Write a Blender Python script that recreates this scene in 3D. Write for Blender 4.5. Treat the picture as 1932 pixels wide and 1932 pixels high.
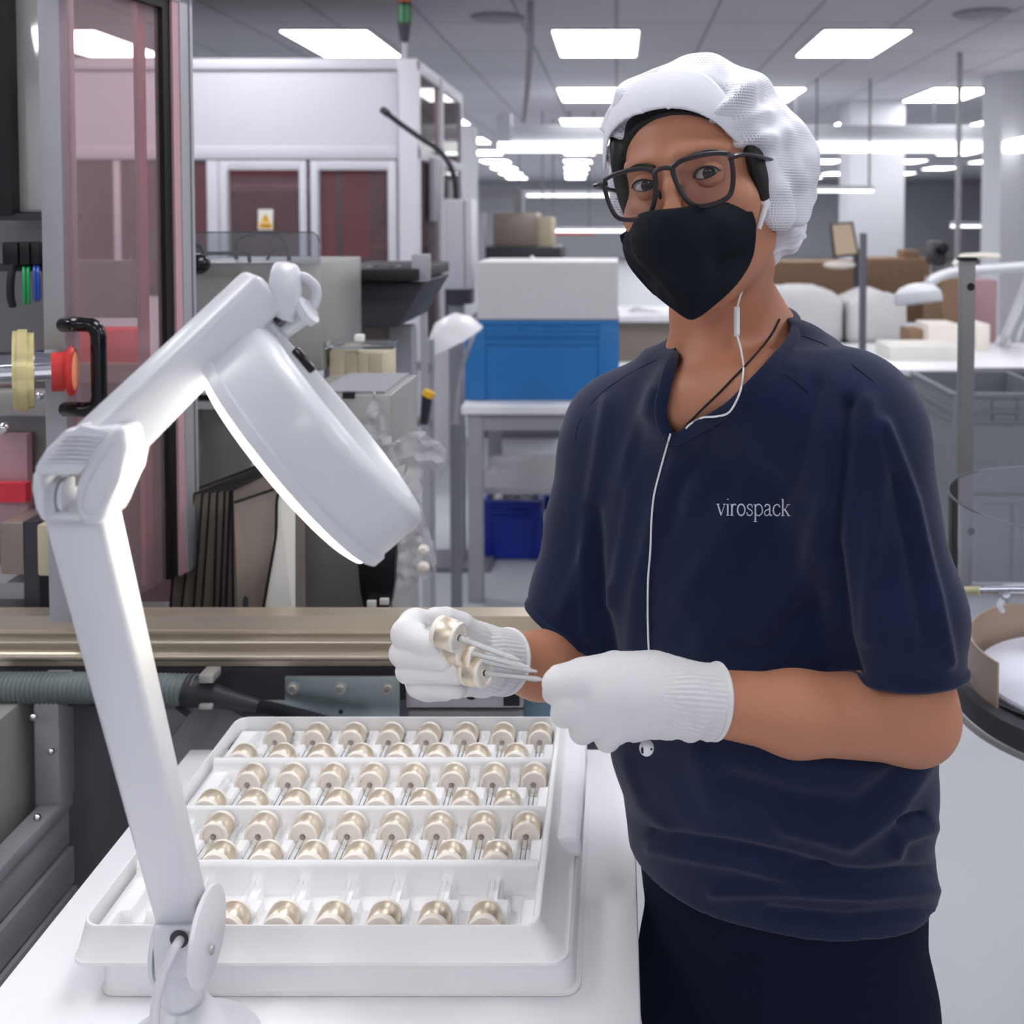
import bpy, bmesh, math, random
import numpy as np
from mathutils import Vector, Matrix, noise
from mathutils.bvhtree import BVHTree
random.seed(7)
for o in list(bpy.data.objects): bpy.data.objects.remove(o, do_unlink=True)
scene = bpy.context.scene
col = scene.collection
R_ = math.radians

# ------------------------------------------------------------------ camera
CAMZ = 1.47; FPX = 2000.0; PCX = 1163.0; PCY = 485.0; PITCH = R_(2.09)
cd = bpy.data.cameras.new('camera'); cam = bpy.data.objects.new('camera', cd); col.objects.link(cam)
cam.location = (0, 0, CAMZ); cam.rotation_euler = (R_(90) - PITCH, 0, 0)
cd.sensor_width = 36; cd.lens = FPX/1932*36
cd.shift_x = (966-PCX)/1932; cd.shift_y = -(966-PCY)/1932
cd.clip_start = .02; cd.clip_end = 100
cd.dof.use_dof = True; cd.dof.focus_distance = 1.02; cd.dof.aperture_fstop = 7.0
scene.camera = cam
# ------------------------------------------------------------------ view and light
vs = scene.view_settings
vs.view_transform = 'Standard'; vs.look = 'None'; vs.gamma = 1; vs.use_curve_mapping = False
vs.exposure = -0.2
w = bpy.data.worlds.new('world'); scene.world = w; w.use_nodes = True
w.node_tree.nodes['Background'].inputs[0].default_value = (.8, .85, 1, 1)
w.node_tree.nodes['Background'].inputs[1].default_value = .3
CEIL = 2.79
PANEL_E = 11.5          # emission of the ceiling panels
LAMP_E = 5.0          # emission of the magnifier ring tube
def area(name, loc, sx, sy, power, rot=(0, 0, 0), color=(1, 1, 1)):
    l = bpy.data.lights.new(name, 'AREA'); l.shape = 'RECTANGLE'; l.size = sx; l.size_y = sy; l.energy = power; l.color = color
    o = bpy.data.objects.new(name, l); col.objects.link(o); o.location = loc; o.rotation_euler = rot; return o

# ------------------------------------------------------------------ pixel -> place
cp, sp = math.cos(PITCH), math.sin(PITCH)
def ray(px, py):
    dx = (px-PCX)/FPX; dy = -(py-PCY)/FPX
    return Vector((dx, cp + dy*sp, -sp + dy*cp))
def at(px, py, Y):
    d = ray(px, py); return Vector((0, 0, CAMZ)) + d*(Y/d.y)
def atz(px, py, z):
    d = ray(px, py); return Vector((0, 0, CAMZ)) + d*((z-CAMZ)/d.z)
def proj(V):
    V = np.asarray(V); x = V[..., 0]; y = V[..., 1]; z = V[..., 2]-CAMZ
    f = y*cp - z*sp; u = y*sp + z*cp
    return PCX + FPX*x/f, PCY - FPX*u/f

# ------------------------------------------------------------------ materials
M = {}
def srgb(r, g, b):
    def f(c):
        c /= 255.0
        return c/12.92 if c <= .04045 else ((c+.055)/1.055)**2.4
    return (f(r), f(g), f(b), 1)
def mat(name, rgb, rough=.5, metal=0, var=.04, scale=30, bump=0, bscale=200, spec=.5, emit=0, alpha=1, trans=0, ior=1.45, coat=0, sss=0, sheen=0, stretch=None):
    m = bpy.data.materials.new(name); m.use_nodes = True; nt = m.node_tree; N = nt.nodes; L = nt.links
    b = N['Principled BSDF']; c = srgb(*rgb)
    tc = N.new('ShaderNodeTexCoord'); src = tc.outputs['Object']
    if stretch:
        mp = N.new('ShaderNodeMapping'); mp.inputs['Scale'].default_value = stretch; L.new(src, mp.inputs[0]); src = mp.outputs[0]
    n = N.new('ShaderNodeTexNoise'); n.inputs['Scale'].default_value = scale; n.inputs['Detail'].default_value = 3; L.new(src, n.inputs['Vector'])
    rp = N.new('ShaderNodeMapRange'); rp.inputs['To Min'].default_value = 1-var; rp.inputs['To Max'].default_value = 1+var; L.new(n.outputs[0], rp.inputs[0])
    mx = N.new('ShaderNodeVectorMath'); mx.operation = 'SCALE'; mx.inputs[0].default_value = c[:3]; L.new(rp.outputs[0], mx.inputs['Scale']); L.new(mx.outputs[0], b.inputs['Base Color'])
    b.inputs['Roughness'].default_value = rough; b.inputs['Metallic'].default_value = metal; b.inputs['Specular IOR Level'].default_value = spec
    b.inputs['IOR'].default_value = ior; b.inputs['Alpha'].default_value = alpha; b.inputs['Transmission Weight'].default_value = trans
    b.inputs['Coat Weight'].default_value = coat; b.inputs['Sheen Weight'].default_value = sheen
    if sss:
        b.inputs['Subsurface Weight'].default_value = sss; b.inputs['Subsurface Radius'].default_value = (.012, .004, .002); b.inputs['Subsurface Scale'].default_value = 1
    if emit:
        b.inputs['Emission Color'].default_value = c; b.inputs['Emission Strength'].default_value = emit
    if bump:
        n2 = N.new('ShaderNodeTexNoise'); n2.inputs['Scale'].default_value = bscale; n2.inputs['Detail'].default_value = 4; L.new(src, n2.inputs['Vector'])
        bp = N.new('ShaderNodeBump'); bp.inputs['Strength'].default_value = bump; bp.inputs['Distance'].default_value = .002
        L.new(n2.outputs[0], bp.inputs['Height']); L.new(bp.outputs[0], b.inputs['Normal'])
    M[name] = m; return m
def clear(name, rgb, opac, rough=.03, gloss=.12):
    """thin clear sheet: transparent tinted + glossy by fresnel"""
    m = bpy.data.materials.new(name); m.use_nodes = True; nt = m.node_tree; N = nt.nodes; L = nt.links
    for x in list(N):
        if x.type != 'OUTPUT_MATERIAL': N.remove(x)
    out = [x for x in N if x.type == 'OUTPUT_MATERIAL'][0]
    t = N.new('ShaderNodeBsdfTransparent'); t.inputs[0].default_value = srgb(*rgb)
    d = N.new('ShaderNodeBsdfDiffuse'); d.inputs[0].default_value = srgb(*rgb)
    nz = N.new('ShaderNodeTexNoise'); nz.inputs['Scale'].default_value = 4
    g = N.new('ShaderNodeBsdfGlossy'); g.inputs['Roughness'].default_value = rough
    m1 = N.new('ShaderNodeMixShader'); m2 = N.new('ShaderNodeMixShader')
    mr = N.new('ShaderNodeMapRange'); mr.inputs['To Min'].default_value = opac*.8; mr.inputs['To Max'].default_value = opac*1.2
    L.new(nz.outputs[0], mr.inputs[0]); L.new(mr.outputs[0], m1.inputs[0])
    L.new(t.outputs[0], m1.inputs[1]); L.new(d.outputs[0], m1.inputs[2])
    lw = N.new('ShaderNodeLayerWeight'); lw.inputs['Blend'].default_value = gloss
    L.new(lw.outputs['Fresnel'], m2.inputs[0]); L.new(m1.outputs[0], m2.inputs[1]); L.new(g.outputs[0], m2.inputs[2]); L.new(m2.outputs[0], out.inputs[0])
    M[name] = m; return m

# ------------------------------------------------------------------ mesh helpers
def smooth_path(pts, sub=6, closed=False):
    P = [Vector(p) for p in pts]; n = len(P); out = []
    rng = n if closed else n-1
    for i in range(rng):
        if closed: a, b, c, d = P[(i-1) % n], P[i], P[(i+1) % n], P[(i+2) % n]
        else: a, b, c, d = P[max(i-1, 0)], P[i], P[i+1], P[min(i+2, n-1)]
        for k in range(sub):
            t = k/sub
            out.append(.5*((2*b) + (c-a)*t + (2*a-5*b+4*c-d)*t*t + (3*b-a-3*c+d)*t**3))
    if not closed: out.append(P[-1])
    return out
class MB:
    def __init__(s): s.bm = bmesh.new()
    def v(s, p): return s.bm.verts.new(p)
    def face(s, vs):
        try: return s.bm.faces.new(vs)
        except ValueError: return None
    def poly(s, pts): s.face([s.v(p) for p in pts]); return s
    def box(s, x0, x1, y0, y1, z0, z1, mtx=None, bev=0):
        vs = [Vector((x, y, z)) for x in (x0, x1) for y in (y0, y1) for z in (z0, z1)]
        if mtx: vs = [mtx @ q for q in vs]
        V = [s.v(q) for q in vs]; F = []
        for f in ((0, 1, 3, 2), (4, 6, 7, 5), (0, 4, 5, 1), (2, 3, 7, 6), (0, 2, 6, 4), (1, 5, 7, 3)): F.append(s.face([V[i] for i in f]))
        if bev:
            ed = list({e for f in F for e in f.edges})
            bmesh.ops.bevel(s.bm, geom=ed, offset=bev, segments=2, affect='EDGES', profile=.5, clamp_overlap=True)
        return s
    def beam(s, p0, p1, w, h, bev=0, up=(0, 0, 1)):
        """square bar from p0 to p1, w across, h along 'up'"""
        p0 = Vector(p0); p1 = Vector(p1); z = (p1-p0); l = z.length; z.normalize(); u = Vector(up)
        x = u.cross(z)
        if x.length < 1e-4: x = Vector((1, 0, 0))
        x.normalize(); y = z.cross(x)
        m = Matrix((x, y, z)).transposed().to_4x4(); m.translation = p0
        return s.box(-w/2, w/2, -h/2, h/2, 0, l, m, bev)
    def tube(s, pts, r, n=10, caps=True, closed=False, flat=None):
        pts = [Vector(p) for p in pts]; m = len(pts)
        rr = r if hasattr(r, '__len__') else [r]*m
        rings = []; prev = None
        for i, p in enumerate(pts):
            if closed: t = pts[(i+1) % m]-pts[(i-1) % m]
            else: t = pts[min(i+1, m-1)]-pts[max(i-1, 0)]
            if t.length < 1e-9: t = Vector((0, 0, 1))
            t.normalize()
            if prev is None:
                a = Vector((0, 0, 1)) if abs(t.z) < .9 else Vector((1, 0, 0)); x = a.cross(t).normalized()
            else:
                x = prev - t*prev.dot(t)
                if x.length < 1e-6: x = t.orthogonal()
                x.normalize()
            prev = x; y = t.cross(x)
            rings.append([s.v(p + (x*math.cos(2*math.pi*k/n) + y*math.sin(2*math.pi*k/n)*(flat or 1))*rr[i]) for k in range(n)])
        for i in range(m if closed else m-1):
            a, b = rings[i], rings[(i+1) % m]
            for k in range(n): s.face([a[k], a[(k+1) % n], b[(k+1) % n], b[k]])
        if caps and not closed: s.face(rings[0][::-1]); s.face(rings[-1])
        return s
    def cyl(s, p0, p1, r0, r1=None, n=24, caps=True): return s.tube([p0, p1], [r0, r0 if r1 is None else r1], n, caps)
    def lathe(s, prof, c, axis, n=32):
        """prof: (radius, distance along axis)"""
        c = Vector(c); ax = Vector(axis).normalized(); x = ax.orthogonal().normalized(); y = ax.cross(x); rings = []
        for r, h in prof:
            if r < 1e-6: rings.append([s.v(c+ax*h)])
            else: rings.append([s.v(c+ax*h+(x*math.cos(2*math.pi*k/n)+y*math.sin(2*math.pi*k/n))*r) for k in range(n)])
        for a, b in zip(rings, rings[1:]):
            for k in range(n):
                q = []
                for w_ in ([a[k % len(a)], a[(k+1) % len(a)]] if len(a) > 1 else [a[0]]): q.append(w_)
                for w_ in ([b[(k+1) % len(b)], b[k % len(b)]] if len(b) > 1 else [b[0]]): q.append(w_)
                if len(q) > 2: s.face(q)
        return s
    def sphere(s, c, r, sc=(1, 1, 1), n=16, rot=None):
        m = Matrix.Translation(Vector(c))
        if rot is not None: m = m @ rot.to_4x4()
        m = m @ Matrix.Diagonal((*[r*q for q in sc], 1))
        bmesh.ops.create_uvsphere(s.bm, u_segments=n, v_segments=max(6, n*2//3), radius=1, matrix=m); return s
    def prism(s, pts, d, bev=0):
        """extrude closed loop of 3D pts by vector d"""
        d = Vector(d); a = [s.v(p) for p in pts]; b = [s.v(Vector(p)+d) for p in pts]; n = len(a)
        F = [s.face(a[::-1]), s.face(b)]
        for i in range(n): F.append(s.face([a[i], a[(i+1) % n], b[(i+1) % n], b[i]]))
        if bev:
            ed = list({e for f in F if f for e in f.edges})
            bmesh.ops.bevel(s.bm, geom=ed, offset=bev, segments=2, affect='EDGES', profile=.5, clamp_overlap=True)
        return s
    def build(s, name, m, parent=None, sharp=35, recalc=True, **tags):
        if recalc: bmesh.ops.recalc_face_normals(s.bm, faces=s.bm.faces)
        me = bpy.data.meshes.new(name)
        off = wloc(parent) if parent else Vector((0, 0, 0))
        if off.length: bmesh.ops.translate(s.bm, verts=s.bm.verts, vec=-off)
        for f in s.bm.faces: f.smooth = True
        sa = R_(sharp)
        for e in s.bm.edges:
            if len(e.link_faces) == 2 and e.calc_face_angle(0) > sa: e.smooth = False
        s.bm.to_mesh(me); s.bm.free()
        return link(name, me, m, parent, **tags)
def wloc(o):
    v = Vector(o.location)
    while o.parent: o = o.parent; v += Vector(o.location)
    return v
def link(name, me, m, parent=None, **tags):
    if isinstance(m, str): m = M[m]
    if m: me.materials.append(m)
    o = bpy.data.objects.new(name, me); col.objects.link(o)
    if parent: o.parent = parent
    tag(o, **tags); return o
def tag(o, label=None, cat=None, group=None, kind=None):
    if label: o['label'] = label
    if cat: o['category'] = cat
    if group: o['group'] = group
    if kind: o['kind'] = kind
    return o
def thing(name, loc, label, cat, group=None):
    o = bpy.data.objects.new(name, None); col.objects.link(o); o.location = loc; o.empty_display_size = .05
    return tag(o, label, cat, group)
def copy_tree(o, parent=None):
    c = o.copy(); col.objects.link(c)
    if parent: c.parent = parent
    for ch in list(o.children): copy_tree(ch, c)
    return c
def struct(name, mb, m): return mb.build(name, m, kind='structure')
def qbox(px0, px1, py0, py1, Y, depth, mb=None, bev=0):
    """box whose near face covers the given pixel rectangle at distance Y"""
    a = at(px0, py1, Y); b = at(px1, py0, Y); mb = mb or MB()
    return mb.box(a.x, b.x, Y, Y+depth, a.z, b.z, bev=bev)

# ------------------------------------------------------------------ signed-distance sculpting
class Field:
    def __init__(s, lo, hi, h):
        s.lo = np.array(lo, float); s.h = h; s.n = np.ceil((np.array(hi)-s.lo)/h).astype(int)+1
        s.F = np.full(s.n, .05, np.float32)
    def _sl(s, lo, hi):
        a = np.clip(np.floor((np.array(lo)-s.lo)/s.h).astype(int), 0, s.n-1); b = np.clip(np.ceil((np.array(hi)-s.lo)/s.h).astype(int)+1, 1, s.n)
        if (b <= a).any(): return None, None
        g = np.meshgrid(*[s.lo[i]+s.h*np.arange(a[i], b[i]) for i in range(3)], indexing='ij')
        return tuple(slice(a[i], b[i]) for i in range(3)), np.stack(g, -1).astype(np.float32)
    def add(s, lo, hi, fn, k=.0, op='u'):
        m = .03 + k
        sl, P = s._sl(np.array(lo)-m, np.array(hi)+m)
        if sl is None: return s
        d = fn(P); F = s.F[sl]
        if op == 's': d = -d
        if k > 0:
            h = np.clip(k-np.abs(F-d), 0, None)/k; q = h*h*k*.25
        else: q = 0
        s.F[sl] = np.minimum(F, d)-q if op == 'u' else np.maximum(F, d)+q
        return s
    def cap(s, a, b, ra, rb, k=0, op='u'):
        a = np.array(a, np.float32); b = np.array(b, np.float32); r = max(ra, rb)
        def fn(P):
            ba = b-a; t = np.clip(((P-a)@ba)/max(ba@ba, 1e-9), 0, 1)
            return np.linalg.norm(P-a-t[..., None]*ba, axis=-1)-(ra+(rb-ra)*t)
        return s.add(np.minimum(a, b)-r, np.maximum(a, b)+r, fn, k, op)
    def chain(s, pts, rs, k=.004):
        for i in range(len(pts)-1): s.cap(pts[i], pts[i+1], rs[i], rs[i+1], k)
        return s
    def ell(s, c, r, k=0, R=None, op='u'):
        """R columns = local axes in world"""
        c = np.array(c, np.float32); r = np.array(r, np.float32); Rm = np.eye(3, dtype=np.float32) if R is None else np.array(R, np.float32)
        def fn(P):
            q = (P-c)@Rm; k0 = np.linalg.norm(q/r, axis=-1); k1 = np.linalg.norm(q/(r*r), axis=-1)
            return k0*(k0-1)/np.maximum(k1, 1e-6)
        m = r.max(); return s.add(c-m, c+m, fn, k, op)
    def stack(s, rows, ang, k=0, grow=0, p=2.0):
        """rows: (z, cx, cy, a, b) superellipse sections, rotated by ang about z"""
        rows = sorted(rows); Z = np.array([q[0] for q in rows]); co = np.array([q[1:] for q in rows])
        ca, sa = math.cos(ang), math.sin(ang)
        m = co[:, 2].max()+grow
        def fn(P):
            z = P[..., 2]; v = [np.interp(z, Z, co[:, i]) for i in range(4)]
            dx = P[..., 0]-v[0]; dy = P[..., 1]-v[1]; u = dx*ca+dy*sa; t = -dx*sa+dy*ca
            a = v[2]+grow; b = v[3]+grow
            r = (np.abs(u/a)**p+np.abs(t/b)**p)**(1/p)
            d = (r-1)*np.minimum(a, b)*(.6+.4*np.minimum(1, np.abs(t)/(np.abs(u)+np.abs(t)+1e-6)+.3))
            dz = np.maximum(Z[0]-z, z-Z[-1])
            return np.maximum(d, dz).astype(np.float32)
        return s.add((co[:, 0].min()-m, co[:, 1].min()-m, Z[0]), (co[:, 0].max()+m, co[:, 1].max()+m, Z[-1]), fn, k)
    def mesh(s):
        F = s.F; I = F < 0; nx, ny, nz = F.shape
        c = np.zeros((nx-1, ny-1, nz-1), np.int8)
        for i in (0, 1):
            for j in (0, 1):
                for k in (0, 1): c += I[i:nx-1+i, j:ny-1+j, k:nz-1+k]
        act = (c > 0) & (c < 8); idx = np.full(act.shape, -1, np.int64); A = np.argwhere(act); idx[act] = np.arange(len(A))
        acc = np.zeros((len(A), 3)); cnt = np.zeros(len(A))
        corners = [(i, j, k) for i in (0, 1) for j in (0, 1) for k in (0, 1)]
        for p in corners:
            for ax in range(3):
                if p[ax] == 0:
                    q = list(p); q[ax] = 1; pa = A+np.array(p); qa = A+np.array(q)
                    f0 = F[pa[:, 0], pa[:, 1], pa[:, 2]]; f1 = F[qa[:, 0], qa[:, 1], qa[:, 2]]
                    m = (f0 < 0) != (f1 < 0); t = np.where(m, f0/np.where(m, f0-f1, 1), 0)
                    pos = np.array(p, float)[None].repeat(len(A), 0); pos[:, ax] += t
                    acc[m] += pos[m]; cnt[m] += 1
        V = s.lo + (A + acc/np.maximum(cnt, 1)[:, None])*s.h
        Q = []
        for ax in range(3):
            a, b = (ax+1) % 3, (ax+2) % 3
            sl0 = [slice(None)]*3; sl1 = [slice(None)]*3; sl0[ax] = slice(0, -1); sl1[ax] = slice(1, None)
            ch = I[tuple(sl0)] != I[tuple(sl1)]; E = np.argwhere(ch)
            E = E[(E[:, a] > 0) & (E[:, b] > 0) & (E[:, a] < F.shape[a]-1) & (E[:, b] < F.shape[b]-1)]
            ins = I[E[:, 0], E[:, 1], E[:, 2]]
            def g(da, db):
                q = E.copy(); q[:, a] += da; q[:, b] += db; return idx[q[:, 0], q[:, 1], q[:, 2]]
            q = np.stack([g(-1, -1), g(0, -1), g(0, 0), g(-1, 0)], 1)
            q[~ins] = q[~ins][:, ::-1]; Q.append(q)
        return V, np.concatenate(Q)
def relax(V, Q, n=2, f=.5):
    for _ in range(n):
        acc = np.zeros_like(V); cnt = np.zeros(len(V))
        for i in range(Q.shape[1]):
            a = Q[:, i]; b = Q[:, (i+1) % Q.shape[1]]
            np.add.at(acc, a, V[b]); np.add.at(cnt, a, 1); np.add.at(acc, b, V[a]); np.add.at(cnt, b, 1)
        V = V*(1-f)+f*acc/np.maximum(cnt, 1)[:, None]
    return V
def normals(V, Q):
    n = np.cross(V[Q[:, 2]]-V[Q[:, 0]], V[Q[:, 3]]-V[Q[:, 1]]); N = np.zeros_like(V)
    for i in range(4): np.add.at(N, Q[:, i], n)
    return N/np.maximum(np.linalg.norm(N, axis=1), 1e-12)[:, None]
def raw(name, V, Q, m, parent=None, **tags):
    off = np.array(wloc(parent)) if parent else 0
    me = bpy.data.meshes.new(name); me.from_pydata((V-off).tolist(), [], [list(q) for q in Q]); me.update()
    me.shade_smooth(); return link(name, me, m, parent, **tags)
def nz(V, s, seed=0):
    """cheap smooth noise from summed sines, -1..1"""
    rs = np.random.RandomState(seed); o = np.zeros(len(V))
    for i in range(7):
        d = rs.normal(size=3); d /= np.linalg.norm(d); o += np.sin(V@d*s*rs.uniform(.6, 1.6)+rs.uniform(0, 6))
    return o/4.5
def inpoly(x, y, poly):
    x = np.asarray(x); y = np.asarray(y); r = np.zeros(x.shape, bool); n = len(poly)
    for i in range(n):
        x0, y0 = poly[i]; x1, y1 = poly[(i+1) % n]
        if y0 == y1: continue
        r ^= ((y0 > y) != (y1 > y)) & (x < (x1-x0)*(y-y0)/(y1-y0)+x0)
    return r
def segdist(x, y, line):
    d = np.full(np.shape(x), 1e9)
    for (x0, y0), (x1, y1) in zip(line, line[1:]):
        t = np.clip(((x-x0)*(x1-x0)+(y-y0)*(y1-y0))/((x1-x0)**2+(y1-y0)**2), 0, 1)
        d = np.minimum(d, np.hypot(x-x0-t*(x1-x0), y-y0-t*(y1-y0)))
    return d
scene.cycles.use_denoising = True
scene.cycles.max_bounces = 10; scene.cycles.transparent_max_bounces = 16
# ================================================================== ROOM
mat('floor_m', (174, 176, 182), .45, var=.04, scale=2)
mat('wall_m', (206, 207, 213), .8, var=.03, scale=3)
mat('white_panel', (196, 196, 204), .55, var=.015, scale=4)
mat('alu', (176, 176, 182), .42, metal=.35, var=.04, scale=20)
mat('alu_shiny', (200, 188, 170), .32, metal=.65, var=.08, scale=14, stretch=(.3, 8, 8))
mat('steel', (168, 166, 163), .42, metal=.5, var=.08, scale=8)
mat('steel_dark', (126, 124, 125), .42, metal=.45, var=.08, scale=6)
mat('grey_paint', (150, 150, 156), .5, var=.03)
mat('grey_dark', (108, 108, 116), .5, var=.05)
mat('charcoal', (60, 60, 68), .55, var=.08)
mat('black', (18, 18, 22), .45, var=.1)
mat('laminate', (236, 236, 240), .35, var=.01)
def panel_mat(name, e, c=(1, 1, 1, 1)):
    m = bpy.data.materials.new(name); m.use_nodes = True; N = m.node_tree.nodes; L = m.node_tree.links
    b = N['Principled BSDF']; b.inputs['Base Color'].default_value = (.9, .9, .9, 1); b.inputs['Emission Color'].default_value = c; 
    n = N.new('ShaderNodeTexNoise'); n.inputs['Scale'].default_value = 3; r = N.new('ShaderNodeMapRange'); r.inputs['To Min'].default_value = e*.97; r.inputs['To Max'].default_value = e*1.03
    L.new(n.outputs[0], r.inputs[0]); L.new(r.outputs[0], b.inputs['Emission Strength']); M[name] = m
panel_mat('panel_light', PANEL_E, (.98, .98, 1, 1)); panel_mat('tube_light', 3.0); panel_mat('ring_light', LAMP_E, (1, .96, .84, 1))
def ceil_mat():
    m = bpy.data.materials.new('ceiling_m'); m.use_nodes = True; N = m.node_tree.nodes; L = m.node_tree.links; b = N['Principled BSDF']; b.inputs['Roughness'].default_value = .9
    tc = N.new('ShaderNodeTexCoord'); br = N.new('ShaderNodeTexBrick'); L.new(tc.outputs['Object'], br.inputs['Vector'])
    br.offset = 0; br.inputs['Color1'].default_value = srgb(196, 196, 202); br.inputs['Color2'].default_value = srgb(190, 190, 196); br.inputs['Mortar'].default_value = srgb(150, 150, 158)
    br.inputs['Scale'].default_value = 1; br.inputs['Mortar Size'].default_value = .012; br.inputs['Brick Width'].default_value = .634; br.inputs['Row Height'].default_value = 1.2
    L.new(br.outputs[0], b.inputs['Base Color']); M['ceiling_m'] = m
ceil_mat()
X0, X1, Y0, Y1 = -9, 15, -4, 40
struct('floor', MB().box(X0, X1, Y0, Y1, -.1, 0), 'floor_m')
struct('ceiling', MB().box(X0, X1, Y0, Y1, CEIL, CEIL+.1), 'ceiling_m')
struct('wall_left', MB().box(X0-.1, X0, Y0, Y1, 0, CEIL), 'wall_m'); struct('wall_right', MB().box(X1, X1+.1, Y0, Y1, 0, CEIL), 'wall_m')
struct('wall_back', MB().box(X0, X1, Y1, Y1+.1, 0, CEIL), 'wall_m'); struct('wall_front', MB().box(X0, X1, Y0-.1, Y0, 0, CEIL), 'wall_m')
# ceiling panels
rows = [-2.5, .8, 4.1] + [7.45+3.3*k for k in range(0, 9)]
proto = None
ORD = ('first', 'second', 'third', 'fourth', 'fifth', 'sixth', 'seventh', 'eighth', 'ninth', 'tenth', 'eleventh', 'twelfth')
for ri, y in enumerate(rows):
    cnt = 0
    for j in range(-3, 6):
        x = -.17+1.9*j-.045*(y-8)
        if y > 5:
            pxa, pya = proj(np.array((x, y, CEIL)))
            if pxa < -80 or pxa > 2010: continue
        elif j > 3 or j < -2: continue
        if proto is None:
            proto = thing('ceiling_light', (x, y, CEIL), 'recessed rectangular ceiling light panel', 'ceiling light', 'lit ceiling panels')
            MB().box(x-.32, x+.32, y-.02, y+1.17, CEIL-.012, CEIL-.001).build('frame', 'white_panel', proto)
            MB().box(x-.30, x+.30, y, y+1.15, CEIL-.018, CEIL-.012).build('diffuser', 'panel_light', proto); o = proto
        else:
            o = copy_tree(proto); o.location = (x, y, CEIL)
        if y < 5: o['label'] = 'lit ceiling panel near the camera, %s row from the front wall, %s from left' % (ORD[ri], ORD[j+2])
        else:
            cnt += 1; o['label'] = 'lit ceiling panel in the %s row away from the camera, %s from the left' % (ORD[ri-3], ORD[cnt-1])
# ================================================================== PERSON
mat('skin', (190, 131, 103), .5, var=.05, scale=14, bump=.12, bscale=420, sss=.08, spec=.4)
mat('hair_black', (20, 18, 22), .5, var=.2, scale=90, stretch=(1, 1, .2))
mat('navy', (25, 34, 64), .9, var=.10, scale=60, bump=.25, bscale=900, sheen=.15, spec=.2)
mat('navy_trouser', (19, 25, 44), .92, var=.10, scale=60, bump=.2, bscale=900, spec=.15)
mat('mask_cloth', (17, 22, 32), .85, var=.1, scale=80, bump=.2, bscale=1200, spec=.25)
mat('white_cloth', (238, 238, 246), .9, var=.02, scale=40, bump=.15, bscale=900)
mat('glove', (232, 230, 232), .95, var=.03, scale=60, bump=.45, bscale=1100)
mat('white_gloss', (240, 240, 242), .25, var=.01)
mat('black_gloss', (14, 14, 18), .18, var=.1)
mat('eye_white', (205, 198, 196), .15, var=.03)
mat('iris', (30, 18, 14), .1, var=.3, scale=400)
mat('thread', (215, 220, 235), .8, var=.05, scale=500)
mat('cord_black', (16, 16, 26), .7)
mat('frame_dark', (44, 40, 46), .38, var=.3, scale=60)
mat('sole', (60, 60, 66), .7)
clear('lens', (244, 241, 244), .03, gloss=.10)
def net_mat():
    m = bpy.data.materials.new('cap_net'); m.use_nodes = True; nt = m.node_tree; N = nt.nodes; L = nt.links
    b = N['Principled BSDF']; b.inputs['Base Color'].default_value = srgb(236, 236, 244); b.inputs['Roughness'].default_value = .9
    tc = N.new('ShaderNodeTexCoord'); sx = N.new('ShaderNodeSeparateXYZ'); L.new(tc.outputs['Object'], sx.inputs[0])
    def wave(sock, f):
        a = N.new('ShaderNodeMath'); a.operation = 'MULTIPLY'; a.inputs[1].default_value = f; L.new(sock, a.inputs[0])
        s_ = N.new('ShaderNodeMath'); s_.operation = 'SINE'; L.new(a.outputs[0], s_.inputs[0])
        c = N.new('ShaderNodeMath'); c.operation = 'GREATER_THAN'; c.inputs[1].default_value = -.15; L.new(s_.outputs[0], c.inputs[0]); return c.outputs[0]
    f = 2*math.pi/.0026
    ad = N.new('ShaderNodeMath'); ad.operation = 'ADD'; L.new(sx.outputs[0], ad.inputs[0]); L.new(sx.outputs[1], ad.inputs[1])
    a = wave(ad.outputs[0], f); c = wave(sx.outputs[2], f)
    mx = N.new('ShaderNodeMath'); mx.operation = 'MAXIMUM'; L.new(a, mx.inputs[0]); L.new(c, mx.inputs[1])
    n = N.new('ShaderNodeTexNoise'); n.inputs['Scale'].default_value = 22; L.new(tc.outputs['Object'], n.inputs['Vector'])
    mr = N.new('ShaderNodeMapRange'); mr.inputs['From Min'].default_value = .35; mr.inputs['From Max'].default_value = .62; mr.inputs['To Min'].default_value = .15; mr.inputs['To Max'].default_value = .95
    L.new(n.outputs[0], mr.inputs[0])
    m2 = N.new('ShaderNodeMath'); m2.operation = 'MAXIMUM'; L.new(mx.outputs[0], m2.inputs[0]); L.new(mr.outputs[0], m2.inputs[1])
    L.new(m2.outputs[0], b.inputs['Alpha']); M['cap_net'] = m
net_mat()

HC = Vector((.082, 1.03, 1.510))                       # middle of the head, at eye height
HR = Matrix.Rotation(R_(-11), 3, 'Y') @ Matrix.Rotation(R_(-22), 3, 'Z')
HRn = np.array(HR)
def hl(x, y, z): return np.array(HC + HR @ Vector((x, y, z)))
def hloc(V): return (V-np.array(HC)) @ HRn
BA = R_(-30); BC = 1.09
person = thing('person', (.14, 1.09, 0), 'person in navy short-sleeved shirt, white bouffant cap, black mask and white gloves holding droppers', 'person')

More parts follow.
